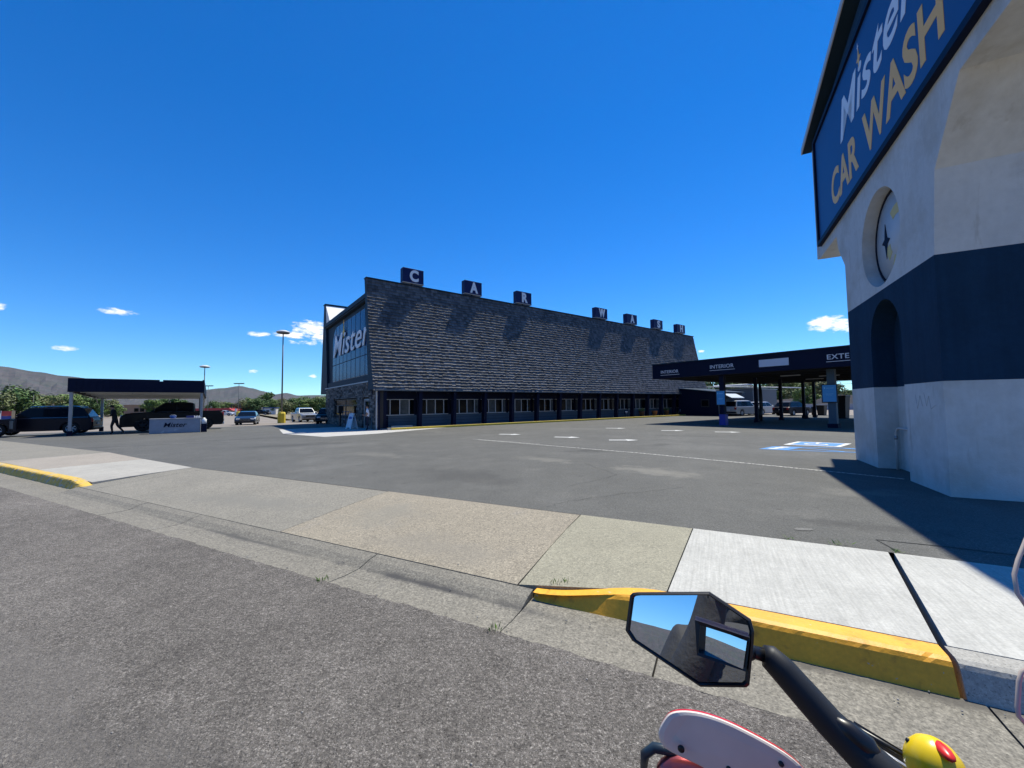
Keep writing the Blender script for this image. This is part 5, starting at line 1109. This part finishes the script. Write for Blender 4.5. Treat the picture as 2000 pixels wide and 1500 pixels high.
# walking worker, mid-stride to the left, hands in front (local x = facing)
Jw = dict(pelvis=(0, 0, .95), waist=(.03, 0, 1.12), chest=(.08, 0, 1.36), neck0=(.10, 0, 1.50), neck=(.12, 0, 1.57), head=(.17, 0, 1.66), crown=(.16, 0, 1.75),
    shl=(.08, .19, 1.44), ell=(.10, .25, 1.16), wrl=(.30, .17, 1.10), hdl=(.36, .14, 1.11), shr=(.08, -.19, 1.44), elr=(.12, -.25, 1.16), wrr=(.32, -.16, 1.12), hdr=(.38, -.13, 1.13),
    hipl=(.0, .10, .90), knl=(.12, .11, .50), anl=(.06, .11, .08), tol=(.20, .12, .03), hipr=(0, -.10, .90), knr=(-.10, -.10, .50), anr=(-.40, -.10, .12), tor=(-.27, -.11, .03))
person('person in dark clothes and cap walking between the SUV and the pickup', (-26.2, 25.9, 0), R(205), Jw, dict(l=(1, -.2, .1), r=(1, .2, .1)), DCLOTH, DCLOTH, False, 1.04, DCLOTH)
Js = dict(pelvis=(0, 0, .93), waist=(0, 0, 1.1), chest=(.01, 0, 1.33), neck0=(.0, 0, 1.47), neck=(.01, 0, 1.54), head=(.04, 0, 1.63), crown=(.03, 0, 1.72),
    shl=(0, .19, 1.41), ell=(-.02, .25, 1.13), wrl=(.17, .16, 1.05), hdl=(.23, .12, 1.06), shr=(0, -.19, 1.41), elr=(-.02, -.25, 1.13), wrr=(.17, -.14, 1.05), hdr=(.23, -.10, 1.06),
    hipl=(0, .09, .88), knl=(.02, .10, .48), anl=(-.02, .11, .08), tol=(.12, .13, .03), hipr=(0, -.09, .88), knr=(.02, -.10, .48), anr=(-.02, -.11, .08), tor=(.12, -.13, .03))
person('person in white T-shirt standing at the stone entrance corner', (*BW(8.15, 27.25), .01), R(200), Js, dict(l=(1, -.5, 0), r=(1, .5, 0)), WCLOTH, NJEAN, True, .96)

# ------------------------------------------------------------------ motorcycle in the foreground
SZ = ST_Z+.004
mo = thing('motorcycle', 'motorcycle front with angular black mirror, white hand guard and clear windscreen, nearest', 'motorcycle', (.5, .05, SZ), 0)
MOF = Vector((.5, .05, SZ))
def mb():
    class Q(MB):
        def build(s, name, mats, parent=mo, tone=False, norm=True):
            s.v = [tuple(Vector(v)-MOF) for v in s.v]; return MB.build(s, name, mats, parent, tone, norm)
    return Q()
MC = Vector((.223, .52, 1.315)); MN = Vector((-0.427091, -0.861252, 0.275388)).normalized(); MX = Vector((0.895893, -0.444270, 0)).normalized(); MY = MN.cross(MX).normalized()
MO = [(-0.064, 0.0437), (0.0263, 0.0608), (0.0712, 0.0382), (0.0738, 0.0263), (0.0723, 0.0125), (0.0655, -0.031), (0.0622, -0.0345), (0.0124, -0.047), (-0.0697, -0.0156), (-0.0788, -0.0053), (-0.0736, 0.0387), (-0.0708, 0.0417)]
def mp_(x, y, o=0): return MC+MX*x+MY*y+MN*o
cxm = sum(p[0] for p in MO)/len(MO); cym = sum(p[1] for p in MO)/len(MO)
def sc_(k, d=0): return [(cxm+(x-cxm)*k, cym+(y-cym)*k) for x, y in MO]
MRUB = mat('black_mirror_shell', (.010, .010, .011), .35, spec=.5)
q = mb(); q.loft([[mp_(x, y, .0035) for x, y in sc_(.925)], [mp_(x, y, .006) for x, y in sc_(.955)], [mp_(x, y, .004) for x, y in sc_(.995)], [mp_(x, y, -.003) for x, y in sc_(1.0)], [mp_(x, y, -.018) for x, y in sc_(.9)], [mp_(x, y, -.026) for x, y in sc_(.6)]], cap=False)
q.add([mp_(x, y, -.026) for x, y in sc_(.6)], [tuple(range(len(MO)))]); msh = q.build('mirror_shell', MRUB)
MIRR = mat('mirror_glass', (.80, .82, .84), .004, metal=1.)
q = mb(); q.add([mp_(x, y, .002) for x, y in sc_(.935)], [tuple(range(len(MO)))]); mg = q.build('mirror_glass', MIRR)
INS = [(0.0085, 0.0276), (0.068, 0.0208), (0.0617, -0.0152), (0.0099, -0.0107)]; ING = [(0.0144, 0.0229), (0.0641, 0.0177), (0.0586, -0.0123), (0.0118, -0.0075)]
q = mb()
for i in range(4):
    j = (i+1) % 4; a, b_, c_, d_ = INS[i], INS[j], ING[j], ING[i]
    q.add([mp_(*a, .0022), mp_(*b_, .0022), mp_(*b_, .0165), mp_(*a, .0165), mp_(*d_, .0022), mp_(*c_, .0022), mp_(*c_, .0155), mp_(*d_, .0155)], [(0, 1, 2, 3), (3, 2, 6, 7), (7, 6, 5, 4)])
q.build('blind_spot_frame', MRUB, mg)
dv = (mp_(.038, .005)-Vector((0, 0, CAMZ))).normalized(); r2 = Vector((-.88, -.45, .068)).normalized(); N2 = (r2-dv).normalized(); sx_, sy_ = N2.dot(MX)/N2.dot(MN), N2.dot(MY)/N2.dot(MN); ix = sum(p[0] for p in ING)/4; iy = sum(p[1] for p in ING)/4
q = mb(); q.add([mp_(x, y, .0125-(sx_*(x-ix)+sy_*(y-iy))*1.0) for x, y in ING], [(0, 1, 2, 3)]); q.build('blind_spot_glass', MIRR, mg)
q = mb(); q.ball((.298, .522, 1.300), .012, 12); q.tube([(.285, .53, 1.302), (.300, .522, 1.300), (.318, .515, 1.298)], [.010, .0075, .0085], 10); q.build('ball_joint', MRUB)
ARM = [(.316, .516, 1.2985), (.321, .514, 1.2975), (.333, .505, 1.286), (.349, .49, 1.266), (.364, .475, 1.247), (.380, .46, 1.231), (.395, .44, 1.217), (.412, .42, 1.195), (.43, .40, 1.16), (.45, .37, 1.08)]
RUBB = mat('black_rubber', (.013, .014, .016), .55, spec=.4, bump=(220, .06, .001))
q = mb(); q.tube(ARM, [.011, .0145, .0165, .0170, .0172, .0185, .021, .023, .024, .024], 16); ar = q.build('mirror_arm', RUBB)
q = mb(); q.tube([(.360, .470, 1.258), (.372, .462, 1.250), (.385, .452, 1.240), (.398, .44, 1.226)], [.004, .011, .012, .004], 10); q.build('arm_collar', MRUB, ar)
# hand guard: white shield with red rim
HG0 = [(.209, .601, 1.136), (.217, .598, 1.158), (.228, .594, 1.171), (.250, .586, 1.178), (.277, .575, 1.179), (.309, .56, 1.174), (.352, .539, 1.160), (.375, .527, 1.140), (.392, .518, 1.10), (.36, .535, 1.085), (.323, .552, 1.103), (.302, .562, 1.100), (.255, .583, 1.110), (.218, .599, 1.118)]
def smooth_loop(p, n=4):
    p = [Vector(q) for q in p]; out = []
    for i in range(len(p)):
        a, b_, c, d_ = p[i-1], p[i], p[(i+1) % len(p)], p[(i+2) % len(p)]
        for k in range(n): t = k/n; out.append(tuple(.5*((2*b_)+(c-a)*t+(2*a-5*b_+4*c-d_)*t*t+(3*b_-a-3*c+d_)*t**3)))
    return out
HG = smooth_loop(HG0)
WPL = mat('white_plastic', (.72, .63, .56), .4, spec=.3, noise=(25, .05)); RPL = mat('red_plastic', (.50, .012, .02), .3)
def shield(pts, t0, t1, mt_, nm):
    q = mb(); a = [Vector(p)+Vector((-.1, -1, .15)).normalized()*t0 for p in pts]; b_ = [Vector(p)+Vector((-.1, -1, .15)).normalized()*t1 for p in pts]; c = sum(a, Vector())/len(a)
    ai = [p.lerp(c, .06)+Vector((-.02, -.9, .2))*.002 for p in a]
    q.loft([b_, a, ai], cap=False); q.add(ai, [tuple(range(len(ai)))]); q.add(b_, [tuple(range(len(b_)-1, -1, -1))]); return q.build(nm, mt_)
wg = shield(HG, .004, 0, WPL, 'hand_guard'); cg = sum((Vector(p) for p in HG), Vector())/len(HG)
RG = [Vector(p)+(Vector(p)-cg)*.004+Vector((.0042, .003, -.0045)) for p in HG]; shield([tuple(p) for p in RG], -.003, -.007, RPL, 'red_backing')
for p_ in ((.345, .541, 1.148), (.29, .567, 1.120)):
    q = mb(); q.ball(tuple(Vector(p_)+Vector((-.1, -1, .15)).normalized()*.006), .0035, 8); q.build('screw', DSTEEL, wg)
q = mb(); o_ = Vector((.2335, .588, 1.131)); nn_ = Vector((-.1, -1, .15)).normalized(); M = axes(o_+nn_*.009, (1, -.45, 0), nn_.cross(Vector((1, -.45, 0))))
q.lathe([(.0045, 0), (.0045, .002), (.001, .002)], n=14, M=M); q.build('bolt_hole', BLACK, wg)
# oval bar end below the guard
q = mb(); q.tube([(.193, .625, 1.065), (.195, .623, 1.088), (.208, .62, 1.100), (.235, .616, 1.098), (.285, .61, 1.085), (.33, .60, 1.06)], [.005, .007, .007, .007, .007, .006], 10); q.build('outer_bow', mat('slate_plastic', (.02, .035, .05), .3))
q = mb(); q.ball((.262, .61, 1.075), (.055, .02, .026), 18); q.build('bar_end_cap', mat('brushed_red_metal', (.42, .10, .10), .28, metal=.8, noise=(30, .3)))
# handlebar, levers, duck, windscreen
q = mb(); q.tube([(.24, .60, 1.06), (.40, .52, 1.06), (.50, .42, 1.02), (.56, .22, .99), (.66, .06, 1.0), (.76, -.04, 1.04), (.84, -.16, 1.06)], .014, 12); q.build('handlebar', DSTEEL)
q = mb(); q.tube([(.27, .585, 1.06), (.40, .52, 1.06)], .019, 12); q.build('grip', RUBB); q = mb(); q.tube([(.75, -.03, 1.04), (.84, -.16, 1.06)], .019, 12); q.build('grip', RUBB)
ALU = mat('brushed_lever', (.45, .46, .5), .35, metal=.7)
for k, (a, b_, w) in enumerate((((.425, .528, 1.206), (.54, .485, 1.152), .0035), ((.427, .52, 1.196), (.53, .475, 1.142), .005))):
    q = mb(); q.tube([a, b_], w, 8); q.build('lever', ALU if k else MRUB)
q = mb(); q.add([(.436, .528, 1.207), (.536, .483, 1.158), (.528, .49, 1.145), (.43, .525, 1.19)], [(0, 1, 2, 3)]); q.build('lever_plate', mat('grey_plate', (.12, .13, .15), .4))
q = mb(); q.bbox(.395, .445, .40, .46, 1.09, 1.15, .01); q.build('switch_housing', MRUB)
q = mb(); q.tube([(.43, .46, 1.14), (.47, .52, 1.13), (.54, .50, 1.10), (.60, .40, 1.04)], .0045, 8); q.build('clutch_cable', RUBB)
q = mb(); q.tube([(.30, .575, 1.085), (.36, .585, 1.10), (.43, .55, 1.12), (.47, .50, 1.10)], .004, 8); q.build('brake_hose', RUBB)
# windscreen: curved clear sheet with pale rounded edge
CLEAR = mat('clear_acrylic', (.8, .82, .84), .03, spec=.4, alpha=.10); EDGE = mat('frosted_edge', (.50, .41, .34), .4, spec=.3)
def ws(u, v): # u across 0..1, v up 0..1
    p0 = Vector((.690, .548, 1.10)); p1 = Vector((.80, .612, 1.46)); a = p0.lerp(p1, v); off = Vector((.30, -.16, 0))*u+Vector((.10, .10, 0))*math.sin(math.pi*u); return a+off
g = [[ws(u/10, v/10) for u in range(11)] for v in range(11)]
q = mb(); q.smooth = True; q.loft([r_ for r_ in g], cap=False, closed=False); q.loft([[p+Vector((.002, .0035, 0)) for p in r_] for r_ in g], cap=False, closed=False); q.build('windscreen', CLEAR, norm=False)
WE = [(.83, .63, 1.445), (.80, .62, 1.412), (.762, .606, 1.376), (.747, .60, 1.357), (.737, .59, 1.335), (.741, .583, 1.318), (.752, .578, 1.300)]
q = mb(); q.tube(WE, .0026, 8); q.build('windscreen_edge', EDGE)
WE2 = [(.73, .563, 1.258), (.712, .56, 1.252), (.697, .56, 1.243), (.690, .558, 1.232), (.678, .552, 1.203), (.675, .549, 1.194), (.680, .543, 1.184), (.70, .535, 1.168)]
q = mb(); q.tube(WE2, .0026, 8); q.build('windscreen_edge', EDGE)
q = mb(); q.bbox(.60, .95, .28, .50, 1.02, 1.165, .04); q.build('red_cowl', RPL)
# tank, seat, engine block, fork, wheels: the rest of the machine below and right of the view
FW = Vector((.866, .5, 0)); LF = Vector((-.5, .866, 0))
def along(o, f, l, z): return tuple(Vector(o)+FW*f+LF*l+Vector((0, 0, z)))
bo_ = (.55, .10, 0)
q = mb(); q.loft([[along(bo_, f, l*w, z0+zz*h) for l, zz in ((-1, 0), (-1.1, .5), (-.6, 1), (.6, 1), (1.1, .5), (1, 0))] for f, w, z0, h in ((-.55, .09, .62, .15), (-.3, .15, .62, .25), (0, .17, .66, .24), (.1, .10, .70, .15))]); q.build('tank', RPL)
q = mb(); q.loft([[along(bo_, f, l*w, z0+zz*.1) for l, zz in ((-1, 0), (-.8, 1), (.8, 1), (1, 0))] for f, w, z0 in ((-1.25, .10, .70), (-.85, .15, .66), (-.5, .10, .66))]); q.build('seat', RUBB)
q = mb(); q.loft([[along(bo_, f, l*.16, z) for l, z in ((-1, .12), (-1, .62), (1, .62), (1, .12))] for f in (-.55, .05)]); q.build('engine', DSTEEL)
for s_ in (-1, 1): q = mb(); q.tube([along(bo_, .05, .09*s_, 1.0), along(bo_, .50, .09*s_, .12)], .025, 10); q.build('fork_leg', STEEL)
for f in (.50, -.98):
    M = axes(along(bo_, f, 0, .135), FW, LF); q = mb(); q.lathe([(.22, -.045), (.29, -.05), (.31, 0), (.29, .05), (.22, .045), (.215, 0), (.22, -.045)], n=28, cap=False, M=M @ Matrix.Rotation(R(90), 4, 'X') if False else axes(along(bo_, f, 0, .135), FW, (0, 0, 1))); wt = q.build('wheel', TYRE)
    q = mb(); q.lathe([(.22, -.03), (.22, .03), (.20, .03), (.20, -.03), (.22, -.03)], n=28, cap=False, M=axes(along(bo_, f, 0, .135), FW, (0, 0, 1)))
    for k in range(8): a = math.pi*k/4; q.tube([along(bo_, f, 0, .135), tuple(Vector(along(bo_, f, 0, .135))+(FW*math.cos(a)+Vector((0, 0, 1))*math.sin(a))*.205)], .006, 5)
    q.build('rim', DSTEEL, wt)
q = mb(); q.tube([along(bo_, -.5, .05, .3), along(bo_, -.98, .05, .135)], .03, 8); q.tube([along(bo_, -.5, -.05, .3), along(bo_, -.98, -.05, .135)], .03, 8); q.build('swingarm', DSTEEL)
# rubber duck on the bar
DY = mat('yellow_rubber', (.80, .56, .01), .3, spec=.5, noise=(8, .04)); du = thing('rubber_duck', 'yellow rubber duck with red beak on the handlebar', 'toy', (.478, .470, 1.135), R(160))
q = MB(); q.ball((0, 0, .022), (.030, .026, .022), 16); q.build('body', DY, du); q = MB(); q.ball((.0, 0, .066), (.0265, .027, .030), 18); hd_ = q.build('head', DY, du)
q = MB(); q.ball((-.004, .010, .0925), (.007, .015, .0045), 12); q.build('beak', mat('red_rubber', (.65, .02, .01), .35), hd_)
for sx, sy in ((.019, -.008), (-.006, .024)): q = MB(); q.ball((sx, sy, .083 if sx > 0 else .078), .003, 8); q.build('eye', BLACK, hd_)
q = MB(); q.tube([(0, 0, 0), (0, 0, -.085)], .006, 8); q.build('mount', DSTEEL, du)

# rider seated behind the camera, seen in the mirror
rd = thing('person', 'rider in grey and black jacket with helmet reflected in the mirror', 'person', (.0, -.2, SZ), 0)
RO = Vector((0, -.2, SZ)); v_ = lambda *p: tuple(Vector(p)-RO)
V = [(v_(.0, -.22, .80), (.16, .13)), (v_(-.01, -.24, 1.0), (.14, .12)), (v_(-.02, -.25, 1.26), (.18, .13)), (v_(-.04, -.28, 1.42), (.08, .08)), (v_(-.06, -.30, 1.50), .055), (v_(-.08, -.31, 1.62), (.08, .09)), (v_(-.08, -.31, 1.72), .06),
     (v_(-.13, -.10, 1.34), .072), (v_(-.20, -.06, 1.10), .055), (v_(-.05, -.05, 1.38), .042), (v_(-.02, -.05, 1.50), .034),
     (v_(.10, -.42, 1.34), .072), (v_(.42, -.42, 1.10), .055), (v_(.72, -.22, 1.07), .042), (v_(.79, -.12, 1.08), .036),
     (v_(-.07, -.10, .78), .105), (v_(.22, .22, .60), .075), (v_(.02, .34, .02), .055), (v_(.14, .41, -.13), .045),
     (v_(.05, -.34, .78), .105), (v_(.48, -.28, .60), .075), (v_(.30, -.52, .02), .055), (v_(.42, -.47, -.13), .045)]
E = [(0, 1), (1, 2), (2, 3), (3, 4), (4, 5), (5, 6), (2, 7), (7, 8), (8, 9), (9, 10), (2, 11), (11, 12), (12, 13), (13, 14), (0, 15), (15, 16), (16, 17), (17, 18), (0, 19), (19, 20), (20, 21), (21, 22)]
for bi, d_ in ((10, Vector((.1, .02, .99))), (14, Vector((.5, .85, -.1)))):
    h = Vector(V[bi][0]); d_ = d_.normalized(); sd = d_.orthogonal().normalized()
    for off, l in ((-.03, .05), (-.01, .06), (.01, .058), (.03, .045)): i0 = len(V); V.append((tuple(h+d_*.03+sd*off), .011)); V.append((tuple(h+d_*(.03+l)+sd*off), .009)); E += [(bi, i0), (i0, i0+1)]
    i0 = len(V); V.append((tuple(h+sd*.05), .011)); V.append((tuple(h+sd*.06+d_*.04), .009)); E += [(bi, i0), (i0, i0+1)]
GJ = mat('grey_textile_jacket', (.045, .045, .048), .8, bump=[(9, .6, .02), (60, .2, .004)]); BJ = mat('black_textile', (.012, .012, .014), .8, bump=[(9, .5, .02)])
place(body_mesh('body', V, E, 0, [SKIN, GJ, BJ], lambda c: 1 if c.z > .86-SZ else 2, 3), 'body', rd)
q = MB(); q.ball(v_(-.085, -.315, 1.645), (.135, .145, .15), 20); hm = q.build('helmet', WHITE, rd); 
q = MB(); q.ball(v_(-.045, -.275, 1.64), (.105, .115, .07), 16); q.build('visor', GLASS, hm); q = MB(); q.ball(v_(-.085, -.315, 1.70), (.12, .13, .105), 16); q.build('stripe', RPL, hm)
# ------------------------------------------------------------------ small litter, weeds
WEED = leafmat('weed_green', (.13, .21, .035))
rw = random.Random(8)
for i, (p, n_, lab) in enumerate(((SW(1.69, 5.63), 16, 'weed tuft in the joint of the white pavement'), (SW(1.2, 5.66), 22, 'weed tuft at the lot edge, left of the pavement joint'), (SW(-1.35, 3.60), 14, 'weed sprouting at the start of the yellow kerb'), (SW(.75, 5.66), 9, 'small weed at the back edge of the white pavement'), (SW(-1.6, 2.79), 10, 'weed in the gutter joint by the street edge'), (SW(-3.66, 2.78), 8, 'tiny weed in the gutter joint farther left'))):
    z = .0 if i in (0, 1, 3) else (-.09 if i == 2 else ST_Z); t = thing('weed', lab, 'weed', (*p, z)); q = MB()
    for k in range(n_):
        a = rw.uniform(0, 6.28); e_ = rw.uniform(.5, 1.4); l = rw.uniform(.03, .09); d_ = Vector((math.cos(a)*math.cos(e_), math.sin(a)*math.cos(e_), math.sin(e_))); s_ = d_.orthogonal().normalized()*.006; o0 = Vector((rw.gauss(0, .05), rw.gauss(0, .012), 0)); q.add([o0-s_*.3, o0+d_*l*.5+s_, o0+d_*l, o0+d_*l*.5-s_], [(0, 1, 2, 3)], rw.uniform(.7, 1.4))
    q.build('blades', WEED, t, True, False)
PEB = concrete('pebble', (.3, .28, .25), .1)
peb = MB()
for k in range(260):
    s_ = rw.uniform(-12, 3); t_ = rw.choice((rw.gauss(2.85, .12), rw.gauss(5.66, .05), rw.uniform(-1, 2.6), rw.gauss(3.3, .1))); x, y = SW(s_, t_); r_ = rw.uniform(.003, .009); z = .0 if t_ > 5.6 else (ST_Z+.004 if t_ < 3.4 else -.02)
    if 3.42 < t_ < 5.58: continue
    peb.ball((x, y, z+r_*.3), (r_, r_*.8, r_*.6), 6)
o = peb.build('pebbles', PEB); tag(o, 'small loose stones along the gutter and street', 'pebbles', kind='stuff')
# ------------------------------------------------------------------ thin valley haze
hz = MB(); hz.box(-6600, 6600, -6600, 6600, -9, 760); ho = hz.build('haze', None)
ho.data.materials.clear(); hm_ = bpy.data.materials.new('haze_air'); hm_.use_nodes = True; nt = hm_.node_tree; nt.nodes.clear()
vo = nt.nodes.new('ShaderNodeVolumePrincipled'); oo_ = nt.nodes.new('ShaderNodeOutputMaterial'); nt.links.new(vo.outputs[0], oo_.inputs['Volume'])
vo.inputs['Color'].default_value = (.62, .74, .95, 1); vo.inputs['Density'].default_value = 2.4e-5; vo.inputs['Anisotropy'].default_value = .2
ho.data.materials.append(hm_); ho['kind'] = 'stuff'; tag(ho, 'thin bluish haze in front of the far mountains', 'haze')
